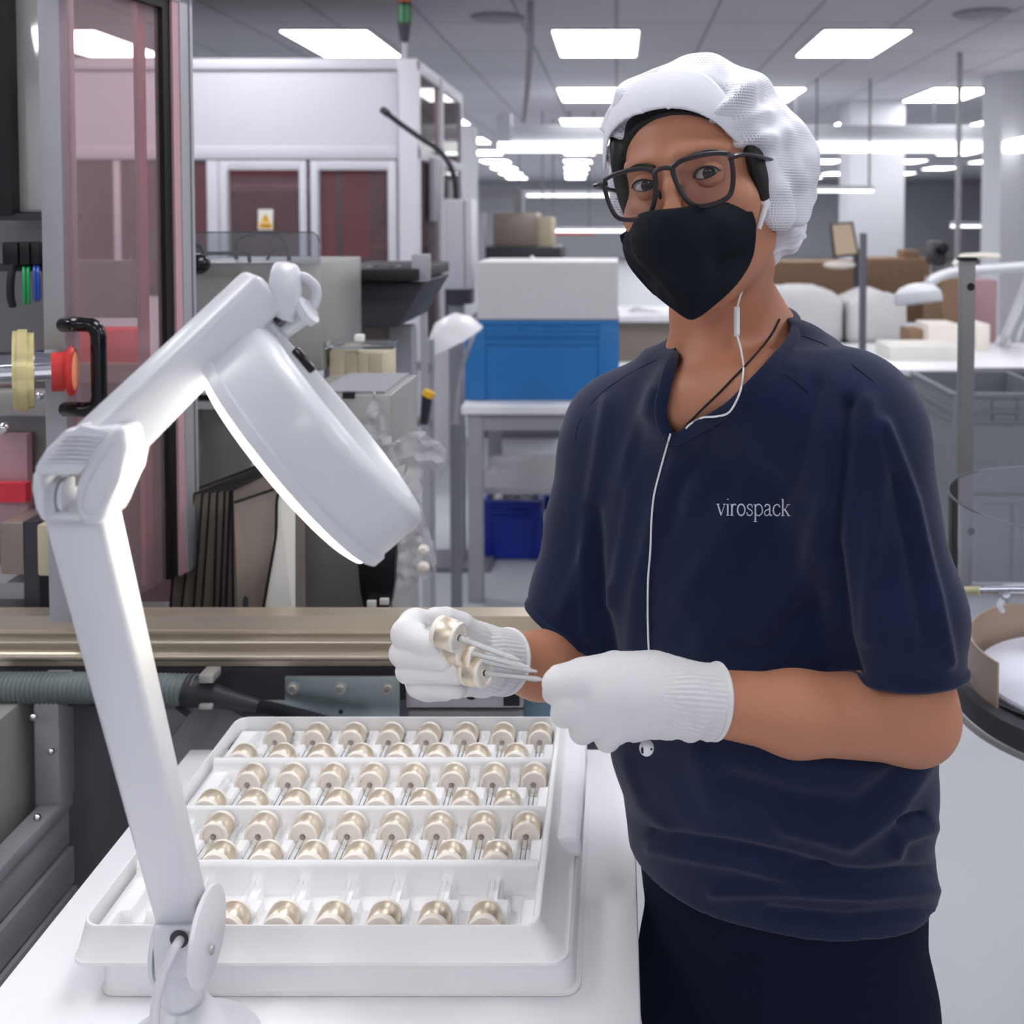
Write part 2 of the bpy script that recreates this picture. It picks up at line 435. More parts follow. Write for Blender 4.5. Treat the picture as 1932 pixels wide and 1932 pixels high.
ROWS = []
for py, l, r in ((1990, 1250, 1728), (1932, 1246, 1732), (1800, 1226, 1742), (1650, 1204, 1738), (1550, 1190, 1728), (1470, 1165, 1735), (1380, 1158, 1732), (1250, 1140, 1700), (1100, 1120, 1650),
                 (980, 1112, 1640), (900, 1118, 1640), (840, 1135, 1640), (780, 1165, 1620), (730, 1215, 1585), (690, 1262, 1540)):
    k = FPX/BC; z = CAMZ-(py-412)/k; h = (r-l)/2/k/.93
    ROWS.append((z, ((r+l)/2-PCX)/k, BC, h, h*(.70 if py > 1000 else .62)))
TOP = ROWS[-1]
sh_far = np.array(at(1185, 822, 1.17)); sh_near = np.array(at(1602, 812, .99)); nk = np.array(at(1385, 700, 1.095))
el_near = np.array(at(1722, 1352, .95)); wr_near = np.array(at(1290, 1318, .88)); mid_near = np.array(at(1500, 1346, .915))
el_far = np.array(at(1125, 1262, 1.13)); wr_far = np.array(at(915, 1245, 1.0)); mid_far = np.array(at(1020, 1255, 1.06))

def head_field(F, k0=.012):
    F.ell(hl(0, .015, .028), (.0705, .096, .073), 0, HRn)
    F.ell(hl(0, -.018, -.035), (.061, .066, .085), .03, HRn)
    F.cap(hl(-.044, -.004, -.068), hl(-.012, -.058, -.106), .017, .014, .025); F.cap(hl(.040, -.006, -.068), hl(.012, -.058, -.106), .018, .014, .025)
    for s in (-1, 1):
        F.ell(hl(s*.040, -.055, -.030), (.024, .022, .022), .02, HRn)
        F.cap(hl(s*.012, -.083, .021), hl(s*.045, -.066, .019), .006, .006, .014)
def face_detail(F):
    for s in (-1, 1): F.ell(hl(s*.031, -.097, -.001), (.019, .020, .0135), .014, HRn, 's')
    F.chain([hl(0, -.082, .014), hl(0, -.092, -.008), hl(0, -.108, -.034)], [.0065, .0065, .0095], .010)
    for s in (-1, 1): F.ell(hl(s*.012, -.094, -.037), (.009, .011, .008), .008, HRn)

def hand_far(F, g=0.0, k=.002):
    c = lambda p, y, Y: np.array(at(p, y, Y))
    F.chain([wr_far, c(880, 1240, 1.0), c(848, 1236, 1.0)], [.026+g, .029+g, .031+g], .02)
    F.ell(c(842, 1238, 1.005), (.036+g, .021+g, .034+g), .012)
    F.ell(c(812, 1285, .995), (.024+g, .02+g, .018+g), .012)
    for pts, r in (([(840, 1192, 1.00), (782, 1178, .985), (766, 1196, .96), (812, 1213, .948)], (.016, .0150, .0138, .0120)),
                   ([(835, 1222, 1.00), (772, 1222, .99), (760, 1232, .962), (832, 1242, .945)], (.015, .0138, .0126, .0110)),
                   ([(835, 1255, 1.00), (778, 1257, .99), (772, 1264, .964), (862, 1268, .947)], (.0145, .0132, .0120, .0106)),
                   ([(838, 1282, 1.00), (795, 1288, .99), (790, 1294, .970), (862, 1297, .958)], (.013, .0120, .0110, .0098))):
        F.chain([c(*p) for p in pts], [q+g for q in r], k)
    F.chain([c(895, 1205, .985), c(868, 1180, .972), c(840, 1166, .962), c(820, 1164, .957)], [.015+g, .0125+g, .0095+g, .0088+g], k)
def hand_near(F, g=0.0, k=.003):
    c = lambda p, y, Y: np.array(at(p, y, Y))
    F.chain([wr_near, c(1225, 1305, .885), c(1170, 1305, .885)], [.0275+g, .028+g, .030+g], .02)
    F.ell(c(1160, 1310, .888), (.042+g, .017+g, .028+g), .015)
    F.ell(c(1195, 1342, .89), (.030+g, .018+g, .022+g), .014)
    F.ell(c(1100, 1312, .888), (.026+g, .016+g, .026+g), .014)
    for pts, r in (([(1150, 1285, .885), (1090, 1287, .88), (1050, 1288, .888), (1046, 1306, .905), (1060, 1308, .92)], (.015, .0145, .012, .010, .0085)),
                   ([(1150, 1320, .88), (1088, 1330, .876), (1064, 1345, .895), (1078, 1350, .92)], (.015, .0125, .0115, .0095)),
                   ([(1165, 1345, .88), (1118, 1363, .878), (1100, 1378, .896), (1112, 1376, .92)], (.015, .0122, .0112, .0095)),
                   ([(1190, 1355, .882), (1160, 1378, .882), (1146, 1394, .898), (1158, 1388, .92)], (.014, .0115, .0105, .009)),
                   ([(1225, 1345, .882), (1205, 1372, .888), (1196, 1378, .902), (1200, 1370, .92)], (.012, .0095, .009, .008)),
                   ([(1235, 1280, .895), (1160, 1262, .905), (1095, 1268, .915), (1052, 1274, .918)], (.016, .0145, .0115, .009))):
        F.chain([c(*p) for p in pts], [q+g for q in r], k)

# ---- skin: one continuous surface (head, neck, trunk, arms and hands)
F = Field((-.25, .78, .60), (.44, 1.33, 1.64), .003)
F.stack(ROWS, BA, 0, -.004)
F.cap(nk, sh_far, .045, .050, .05); F.cap(nk, sh_near, .045, .052, .05)
F.cap(np.array(at(1300, 760, 1.02)), np.array(at(1420, 745, .985)), .03, .03, .05)
F.chain([sh_near, (sh_near+el_near)/2+np.array((.012, 0, 0)), el_near], [.052, .045, .039], .012)
F.chain([el_near, mid_near, wr_near], [.040, .0335, .0240], .016)
F.chain([sh_far, (sh_far+el_far)/2, el_far], [.050, .042, .038], .012)
F.chain([el_far, mid_far, wr_far], [.038, .031, .024], .016)
hand_far(F, -.005); hand_near(F, -.005)
head_field(F)
F.chain([hl(0, .020, -.06), np.array(at(1356, 590, 1.075)), np.array(at(1378, 680, 1.09)), nk], [.043, .043, .049, .058], .03)
F.chain([np.array(at(1412, 520, 1.08)), np.array(at(1426, 600, 1.09)), np.array(at(1480, 690, 1.10))], [.012, .020, .036], .035)
F.chain([np.array(at(1425, 500, 1.05)), np.array(at(1350, 660, 1.03)), np.array(at(1305, 745, 1.02))], [.012, .008, .008], .03)
F.cap(np.array(at(1330, 740, 1.005)), np.array(at(1500, 700, .99)), .008, .008, .03)
face_detail(F)
# ears
for s in (-1, 1):
    F.ell(hl(s*.067, .000, -.036), (.007, .014, .025), .006, HRn)
V, Q = F.mesh(); V = relax(V, Q, 1, .4)
bodyV, bodyQ = V, Q
# eyelids on the same mesh
EYES = [np.array((s*.0300, -.0710, .000)) for s in (-1, 1)]
LR = .0142
def lid_patch(ec, up, nth=26, nph=8):
    P = []; 
    for i in range(nth+1):
        th = R_(-78+156*i/nth); q = max(0, 1-(th/R_(55))**2)
        m = R_(25)*q**.75 if up else -R_(17)*q
        m += R_(3)*math.sin(th)*(1 if ec[0] > 0 else -1)
        for j in range(nph+1):
            e = (R_(68) if up else -R_(66)) + (m-(R_(68) if up else -R_(66)))*j/nph
            r = LR + (.0006 if up and j >= nph-2 else 0) - (.0018 if up else .0004)*max(0, 1-j/4)
            P.append(ec+r*np.array((math.sin(th)*math.cos(e), -math.cos(th)*math.cos(e), math.sin(e))))
    q = [(i*(nph+1)+j, i*(nph+1)+j+1, (i+1)*(nph+1)+j+1, (i+1)*(nph+1)+j) for i in range(nth) for j in range(nph)]
    return np.array(P), q, [P[i*(nph+1)+nph] for i in range(nth+1)]
allV = [V]; allQ = Q.tolist(); n0 = len(V); lashes = []
for ec in EYES:
    for up in (True, False):
        P, q, edge = lid_patch(ec, up)
        W = P @ HRn.T + np.array(HC); allV.append(W); allQ += [tuple(a+n0 for a in f) if not up else tuple(a+n0 for a in f[::-1]) for f in q]; n0 += len(P)
        lashes.append((up, [np.array(HC)+HRn @ e for e in edge]))
body = raw('body', np.concatenate(allV), allQ, 'skin', person)
bvh_body = BVHTree.FromPolygons(np.concatenate(allV).tolist(), allQ)
# eyes
for ec in EYES:
    c = Vector(HC+HR @ Vector(ec)); g = (Vector((0, 0, CAMZ))-c).normalized()
    e = MB().sphere(c, .0130, n=28).build('eye', 'eye_white', person, sharp=80)
    def capm(r, a, name, m_):
        b = MB(); b.lathe([(0, r)]+[(r*math.sin(R_(a)*t), r*math.cos(R_(a)*t)) for t in (.3, .6, .85, 1)], c, g, 24); b.build(name, m_, e, sharp=80)
    capm(.01315, 27, 'iris', 'iris'); capm(.01325, 12, 'pupil', 'black_gloss')
lb = MB()
for up, e in lashes:
    lb.tube([Vector(p) for p in e[2:-2]], [(.0010 if up else .0005)*(.4+.6*math.sin(math.pi*(i+1)/(len(e)-3))) for i in range(len(e)-4)], 6)
lb.build('eyelashes', 'hair_black', person)
def onbody(x, z, off=0.0, bv=None):
    """point on the face in head coordinates seen along head -y"""
    o = Vector(hl(x, -.2, z)); d = HR @ Vector((0, 1, 0)); h = (bv or bvh_body).ray_cast(o, d)
    return h[0]-d*off if h[0] else None
for s in (-1, 1):
    pts = [onbody(s*x, z, .0004) for x, z in ((.013, .0150), (.021, .0182), (.032, .0200), (.042, .0185), (.050, .013))]
    MB().tube(smooth_path(pts, 4), [.0018+.0016*math.sin(math.pi*min(1, i/12+.15)) for i in range(17)], 8, flat=.45).build('eyebrow', 'hair_black', person)

# hair
F2 = Field(hl(0, .03, .02)-.14, hl(0, .03, .02)+.14, .003)
F2.ell(hl(0, .017, .029), (.0745, .100, .0755), 0, HRn)
F2.ell(hl(0, .02, -.02), (.070, .07, .07), .02, HRn)
def cut(Fd, n, o, k=0):
    """keep the side where (p-o).n > 0, in head coordinates"""
    nn = HRn @ np.array(n, float); nn /= np.linalg.norm(nn); oo = hl(*o)
    sl, P = Fd._sl(Fd.lo, Fd.lo+Fd.n*Fd.h); d = (-(P-oo) @ nn).astype(np.float32); G = Fd.F[sl]
    q = 0
    if k: h = np.clip(k-np.abs(G-d), 0, None)/k; q = h*h*k*.25
    Fd.F[sl] = np.maximum(G, d)+q
cut(F2, (0, 1, .86), (0, -.074, .060)); cut(F2, (0, 0, 1), (0, 0, -.05), .02)
for s in (-1, 1): F2.ell(hl(s*.0655, -.024, .012), (.010, .030, .052), .012, HRn)
F2.ell(hl(.069, -.008, -.018), (.007, .016, .036), .01, HRn)
v, q = F2.mesh(); raw('hair', v, q, 'hair_black', person)

# cap: gathered net at the back, smooth visor band in front
F3 = Field(hl(0, .04, .0)-.19, hl(0, .04, .0)+.19, .0032)
F3.ell(hl(.000, .030, .014), (.096, .114, .096), 0, HRn); F3.ell(hl(0, -.020, .052), (.068, .056, .052), .02, HRn)
F3.ell(hl(.046, .045, -.018), (.054, .06, .070), .03, HRn)
F3.ell(hl(-.064, .03, -.02), (.034, .06, .045), .03, HRn)
F3.ell(hl(.015, -.012, .062), (.046, .045, .046), .03, HRn); F3.ell(hl(-.036, -.004, .070), (.034, .04, .034), .02, HRn)
cut(F3, (0, 1, .62), (0, -.084, .100), .03)
cut(F3, (.0, -.3, 1), (0, .0, -.085), .03)
F3.chain([hl(.048, -.036, .072), hl(.058, -.034, .048), hl(.067, -.024, .010), hl(.070, -.008, -.040)], [.011, .0195, .0185, .015], .014)
v, q = F3.mesh(); v = relax(v, q, 1)
L_ = hloc(v); N_ = normals(v, q)
ang = np.arctan2(L_[:, 0], L_[:, 2]-.02); dp = (L_[:, 1]+.084+.62*(L_[:, 2]-.100))/1.18
ruf = np.exp(-np.abs(dp)/.045)*np.clip(np.abs(L_[:, 0])/.045, .25, 1)
disp = .0034*np.sin(ang*17+1.5*np.sin(ang*5)+L_[:, 1]*25)*ruf + .0042*nz(v, 75, 3) + .0022*nz(v, 190, 5)*(.5+ruf) + .004*np.sin(ang*9+nz(v, 40, 8)*2)*np.exp(-np.clip(dp, 0, None)/.10)
fr = np.clip((-.010-L_[:, 1])/.03, 0, 1)*np.clip((L_[:, 2]-.055)/.02, 0, 1)*np.clip((.055-np.abs(L_[:, 0]))/.02, 0, 1)
disp = disp*(1-.8*fr)-.0035*fr
v = v+N_*disp[:, None]
net = raw('bouffant_cap', v, q, 'cap_net', person)
# tail of the cap behind the ear
F4 = Field(np.array(at(1475, 440, 1.08))-.075, np.array(at(1475, 440, 1.08))+.075, .0025)
F4.ell(np.array(at(1468, 415, 1.075)), (.024, .03, .028), 0); F4.ell(np.array(at(1452, 462, 1.072)), (.015, .02, .022), .012); F4.ell(np.array(at(1490, 440, 1.08)), (.015, .02, .018), .01)
v, q = F4.mesh(); N_ = normals(v, q); v = v+N_*(.0035*nz(v, 260, 2)+.002*nz(v, 600, 4))[:, None]
raw('gathered_hem', v, q, 'white_cloth', net)

def crop_px(V, Q, poly, inside=True, ymax=9, snap=12):
    x, y = proj(V); C = V[Q].mean(1); cx, cy = proj(C); sel = inpoly(cx, cy, poly)
    N_ = normals(V, Q); fn = N_[Q].mean(1); view = C-np.array((0, 0, CAMZ)); front = ((fn*view).sum(1) < 0) & (C[:, 1] < ymax)
    keep = (sel & front) if inside else ~(sel & front)
    Qk = Q[keep]; E = {}
    for f in Qk:
        for i in range(4):
            a, b = int(f[i]), int(f[(i+1) % 4]); e = (min(a, b), max(a, b)); E[e] = E.get(e, 0)+1
    bd = {a for e, n in E.items() if n == 1 for a in e}
    V = V.copy(); P = [np.array(p, float) for p in poly]
    for a in bd:
        p = np.array((x[a], y[a])); best = None
        for i in range(len(P)):
            s0, s1 = P[i], P[(i+1) % len(P)]; t = np.clip((p-s0)@(s1-s0)/((s1-s0)@(s1-s0)+1e-9), 0, 1); c = s0+t*(s1-s0); d = np.hypot(*(p-c))
            if best is None or d < best[0]: best = (d, c)
        if best[0] < snap: V[a] = np.array(at(best[1][0], best[1][1], V[a][1]))
    used = np.unique(Qk); mp = np.full(len(V), -1); mp[used] = np.arange(len(used))
    return V[used], mp[Qk]
def poly_s(pts, sub=4): return [(p.x, p.y) for p in smooth_path([(a, b, 0) for a, b in pts], sub, closed=True)]
def solid(o, t, off=-1):
    m = o.modifiers.new('thickness', 'SOLIDIFY'); m.thickness = t; m.offset = off; return o
# visor band
F5 = Field(hl(0, 0, .05)-.14, hl(0, 0, .05)+.14, .003)
F5.ell(hl(0, .018, .036), (.0820, .106, .092), 0, HRn); F5.ell(hl(-.03, .02, .02), (.068, .085, .08), .02, HRn)
v, q = F5.mesh(); v = relax(v, q, 1)
band = poly_s([(1139, 322), (1146, 262), (1174, 228), (1209, 213), (1255, 203), (1306, 209), (1352, 231), (1394, 268), (1386, 216), (1364, 172), (1332, 141), (1290, 130), (1240, 134), (1192, 157), (1152, 198), (1131, 245), (1124, 290)], 4)
v, q = crop_px(v, q, band)
solid(raw('visor_band', v, q, 'white_cloth', net), .0015)

# face mask
F6 = Field(hl(0, -.03, -.05)-.15, hl(0, -.03, -.05)+.15, .0025)
F6.ell(hl(0, -.018, -.045), (.066, .071, .075), 0, HRn)
F6.chain([hl(0, -.111, -.030), hl(0, -.112, -.046), hl(0, -.103, -.085), hl(0, -.082, -.124)], [.008, .009, .009, .007], .04)
F6.chain([hl(-.061, -.036, -.058), hl(-.02, -.09, -.05), hl(0, -.104, -.045)], [.012, .011, .010], .04); F6.chain([hl(.066, -.02, -.045), hl(.03, -.08, -.05), hl(0, -.104, -.045)], [.010, .010, .010], .03)
F6.chain([hl(.055, -.005, -.085), hl(.02, -.065, -.105), hl(0, -.078, -.118)], [.012, .010, .006], .03); F6.chain([hl(-.055, -.005, -.085), hl(-.02, -.065, -.105), hl(0, -.078, -.118)], [.012, .010, .006], .03)
v, q = F6.mesh(); v = relax(v, q, 3)
mpoly = poly_s([(1168, 433), (1176, 421), (1194, 408), (1228, 397), (1278, 392), (1335, 385), (1405, 381), (1419, 400), (1427, 428), (1421, 485), (1392, 535), (1349, 576), (1306, 603), (1268, 583), (1221, 543), (1187, 501), (1173, 456)], 4)
v, q = crop_px(v, q, mpoly)
x, y = proj(v); N_ = normals(v, q)
g_ = lambda line, wd: np.exp(-(segdist(x, y, line)/wd)**2)
v = v+N_*(.0008*g_([(1262, 400), (1280, 480), (1304, 600)], 7)-.0012*g_([(1176, 462), (1200, 466), (1222, 469)], 3)+.0008*nz(v, 90, 2)+.0010*g_([(1390, 400), (1330, 470), (1300, 560)], 16))[:, None]
mk = solid(raw('face_mask', v, q, 'mask_cloth', person), .0018)
def cast(px, py, bv, off=.001):
    o = Vector((0, 0, CAMZ)); d = ray(px, py).normalized(); h = bv.ray_cast(o, d)
    return (h[0]-d*off) if h[0] else None
MB().tube(smooth_path([at(1421, 404, .985), at(1430, 385, .995), at(1440, 372, 1.01), Vector(hl(.082, .028, -.01))], 5), .0014, 6).build('ear_loop', 'mask_cloth', mk)
MB().tube(smooth_path([at(1424, 478, .99), at(1438, 450, 1.0), Vector(hl(.082, .028, -.045))], 5), .0012, 6).build('ear_loop', 'mask_cloth', mk)

# ---- gloves
def glove(fn, name, wr, el, lo, hi):
    G = Field(lo, hi, .0016); fn(G, .0)
    d = (el-wr)/np.linalg.norm(el-wr); G.cap(wr, wr+d*.032, .0285, .0300, .01)
    oo = wr+d*.030; sl, P = G._sl(G.lo, G.lo+G.n*G.h); G.F[sl] = np.maximum(G.F[sl], ((P-oo)@d).astype(np.float32))
    v, q = G.mesh(); N_ = normals(v, q)
    t = (v-wr)@d; u = np.cross(d, (0, 0, 1)); u /= np.linalg.norm(u); w_ = np.cross(d, u); a = np.arctan2((v-wr)@w_, (v-wr)@u)
    rib = np.clip((t+.034)/.02, 0, 1)*np.clip((.028-t)/.004, 0, 1)
    v = v+N_*(.0007*np.sin(a*44)*rib + .0012*(1+np.sin(t*330+nz(v, 30, 2)*1.5))*rib*np.clip(np.sin(a+.6), 0, 1) + .0005*nz(v, 160, 3))[:, None]
    # open the cuff end
    C = v[q].mean(1); fn_ = N_[q].mean(1); keep = ~((fn_@d > .8) & ((C-oo)@d > -.002)); q = q[keep]
    o = raw(name, v, q, 'glove', person); solid(o, .0016)
    ring = [wr+d*.0296+(u*math.cos(b)+w_*math.sin(b))*.0300 for b in np.linspace(0, 2*math.pi, 33)[:-1]]
    MB().tube([Vector(p) for p in ring], .0022, 8, closed=True).build('cuff_edge', 'glove', o)
    return v, q
gfv, gfq = glove(hand_far, 'glove', wr_far, el_far, np.array(at(840, 1240, .98))-.085, np.array(at(840, 1240, .98))+.085)
gnv, gnq = glove(hand_near, 'glove', wr_near, el_near, np.array(at(1180, 1320, .89))-.105, np.array(at(1180, 1320, .89))+.105)

# ---- shirt
S = Field((-.14, .80, .70), (.44, 1.34, 1.42), .0042)
G0 = .0085
S.stack([r for r in ROWS if r[0] > .715], BA, 0, G0)
S.cap(nk, sh_far, .045+G0, .052+G0, .05); S.cap(nk, sh_near, .045+G0, .056+G0, .05)
S.cap(np.array(at(1300, 760, 1.02)), np.array(at(1420, 745, .985)), .03+G0, .03+G0, .05)
S.cap(np.array(at(1440, 690, 1.10)), np.array(at(1500, 690, 1.07)), .040, .040, .04)
def sleeve(pts, rs, o, n, k):
    T = Field(S.lo, S.lo+(S.n-1)*S.h, S.h); T.n = S.n; T.F = np.full(S.n, .05, np.float32)
    T.chain([np.array(p) for p in pts], rs, .02); n = np.array(n, float); n /= np.linalg.norm(n)
    g = np.meshgrid(*[S.lo[i]+S.h*np.arange(S.n[i]) for i in range(3)], indexing='ij')
    pl = (g[0]-o[0])*n[0]+(g[1]-o[1])*n[1]+(g[2]-o[2])*n[2]
    T.F = np.maximum(T.F, pl.astype(np.float32))
    h = np.clip(k-np.abs(S.F-T.F), 0, None)/k; S.F = np.minimum(S.F, T.F)-h*h*k*.25
cN = (np.array(at(1722, 1276, .945)), (0.03, -.12, -1)); cF = (np.array(at(1060, 1188, 1.11)), (-.50, -.1, -.85))
sleeve([sh_near, at(1646, 1000, .975), at(1700, 1150, .955), at(1722, 1330, .945)], [.066, .063, .056, .0505], *cN, .03)
sleeve([sh_far, at(1132, 1000, 1.15), at(1090, 1120, 1.125), at(1045, 1250, 1.10)], [.064, .058, .048, .044], *cF, .03)
v, q = S.mesh(); v = relax(v, q, 3); N_ = normals(v, q); x, y = proj(v)
fold = np.zeros(len(v)); frontw = 1/(1+np.exp(((v-np.array((.14, 1.09, 0)))@np.array((math.sin(R_(-20)), -math.cos(R_(-20)), 0))*-1-.01)*60))
def crease(line, wd, amp):
    global fold
    fold += amp*np.exp(-(segdist(x, y, line)/wd)**2)*frontw
for l_, w_, a_ in (
    ([(1236, 742), (1190, 860), (1165, 1010), (1150, 1140)], 15, .006), ([(1214, 800), (1176, 930), (1150, 1090)], 12, -.005), ([(1278, 850), (1236, 960), (1200, 1120), (1190, 1230)], 16, .004),
    ([(1146, 760), (1124, 900), (1100, 1050), (1062, 1150)], 14, .005), ([(1120, 960), (1128, 1100), (1150, 1230)], 13, -.008), ([(1108, 1030), (1098, 1120), (1105, 1200)], 10, .005),
    ([(1440, 720), (1370, 850), (1300, 950)], 20, .004), ([(1500, 700), (1440, 860), (1350, 1030), (1290, 1130)], 22, .0045), ([(1540, 730), (1500, 900), (1400, 1080)], 18, -.0045), ([(1340, 820), (1290, 900), (1262, 1000)], 14, -.003),
    ([(1600, 760), (1590, 880), (1570, 1020), (1590, 1200), (1612, 1270)], 14, -.011), ([(1636, 760), (1660, 900), (1640, 1080), (1640, 1200)], 18, .006), ([(1668, 800), (1726, 950), (1766, 1120), (1792, 1250)], 11, .007),
    ([(1690, 900), (1720, 1050), (1744, 1200)], 12, -.006), ([(1560, 940), (1520, 1080), (1440, 1200)], 20, .005), ([(1530, 1140), (1440, 1220), (1330, 1250)], 18, -.004),
    ([(1748, 1440), (1690, 1530), (1600, 1590), (1480, 1560)], 18, .007), ([(1700, 1460), (1620, 1520), (1500, 1510), (1380, 1470)], 20, -.006), ([(1752, 1560), (1700, 1580), (1690, 1610)], 14, .008), ([(1740, 1538), (1700, 1550)], 9, -.009),
    ([(1230, 1570), (1360, 1590), (1490, 1620), (1560, 1640)], 10, -.006), ([(1230, 1600), (1380, 1625), (1500, 1660)], 12, .005), ([(1750, 1640), (1640, 1650), (1500, 1640)], 10, -.006), ([(1760, 1680), (1640, 1690), (1480, 1680), (1350, 1680)], 12, .006),
    ([(1750, 1720), (1600, 1735), (1450, 1720)], 10, -.005), ([(1330, 1200), (1310, 1400), (1350, 1520)], 22, .003), ([(1180, 1440), (1210, 1520), (1260, 1560)], 14, .004)): crease(l_, w_, a_)
fold += .0026*nz(v, 38, 11)*np.clip((1.30-v[:, 2])/.1, 0, 1)+.0010*nz(v, 90, 5)
v = v+N_*fold[:, None]
C = v[q].mean(1); fn_ = N_[q].mean(1); keep = np.ones(len(q), bool)
for o_, n_ in (cN, cF):
    n_ = np.array(n_)/np.linalg.norm(n_); rad = np.linalg.norm((C-o_)-((C-o_)@n_)[:, None]*n_, axis=1)
    keep &= ~((fn_@n_ > .75) & (np.abs((C-o_)@n_) < .012) & (rad < .085))
keep &= ~((fn_[:, 2] < -.8) & (C[:, 2] < .74))
q = q[keep]
neck_in = [(1277, 640), (1271, 668), (1255, 738), (1251, 782), (1264, 815), (1276, 820), (1302, 806), (1366, 768), (1404, 732), (1454, 679), (1497, 624), (1480, 590), (1400, 560), (1300, 590)]
v, q = crop_px(v, q, neck_in, inside=False, ymax=1.3)
shirt = raw('shirt', v, q, 'navy', person, label='navy short-sleeved shirt with white embroidered chest lettering'); solid(shirt, .0014)
bvh_shirt = BVHTree.FromPolygons(v.tolist(), q.tolist())
# ribbed collar band along the neckline
cb = [(1276, 646), (1270, 672), (1252, 740), (1247, 784), (1262, 822), (1279, 827), (1306, 812), (1371, 774), (1410, 737), (1460, 684), (1500, 630)]
pts = [cast(px, py, bvh_shirt, .000) for px, py in cb]
last = None; P2 = []
for p, (px, py) in zip(pts, cb):
    if p is None or p.y > 1.2: p = at(px, py, last.y if last else 1.05)
    last = p; P2.append(p)
cb_ = MB().tube(smooth_path(P2+[Vector((.183, 1.125, 1.372)), Vector((.135, 1.162, 1.372)), Vector((.078, 1.135, 1.362))], 6, closed=True), .0062, 10, closed=True, flat=.55); bvh_collar = BVHTree.FromBMesh(cb_.bm); cb_.build('collar', 'navy', shirt)
# hems
def hem(o_, n_, name):
    n_ = np.array(n_)/np.linalg.norm(n_); c = v[np.abs((v-o_)@n_) < .007]; rad = np.linalg.norm((c-o_)-((c-o_)@n_)[:, None]*n_, axis=1); c = c[rad < .09]
    ce = c.mean(0); u = np.cross(n_, (0, 1, 0)); u /= np.linalg.norm(u); w2 = np.cross(n_, u); a = np.arctan2((c-ce)@w2, (c-ce)@u); ring = []
    for b in np.linspace(-math.pi, math.pi, 41)[:-1]:
        s_ = np.abs((a-b+math.pi) % (2*math.pi)-math.pi) < .2
        if s_.any(): ring.append(Vector((c[s_].mean(0)-((c[s_].mean(0)-o_)@n_)*n_+n_*(-.004)).tolist()))
    MB().tube(smooth_path(ring, 2, True), .0042, 8, closed=True).build(name, 'navy', shirt)
hem(*cN, 'sleeve_hem'); hem(*cF, 'sleeve_hem')
# raglan seam
for seam in ([(1262, 668), (1216, 690), (1170, 716), (1124, 752), (1092, 800), (1086, 830)], [(1478, 706), (1500, 720), (1524, 740)], [(1515, 634), (1560, 652), (1610, 690), (1648, 720)]):
    pp = [cast(a, b, bvh_shirt, .0002) for a, b in seam]; pp = [p for p in pp if p]
    if len(pp) > 2: MB().tube(smooth_path(pp, 5), .0004, 6).build('seam', 'navy_trouser', shirt)

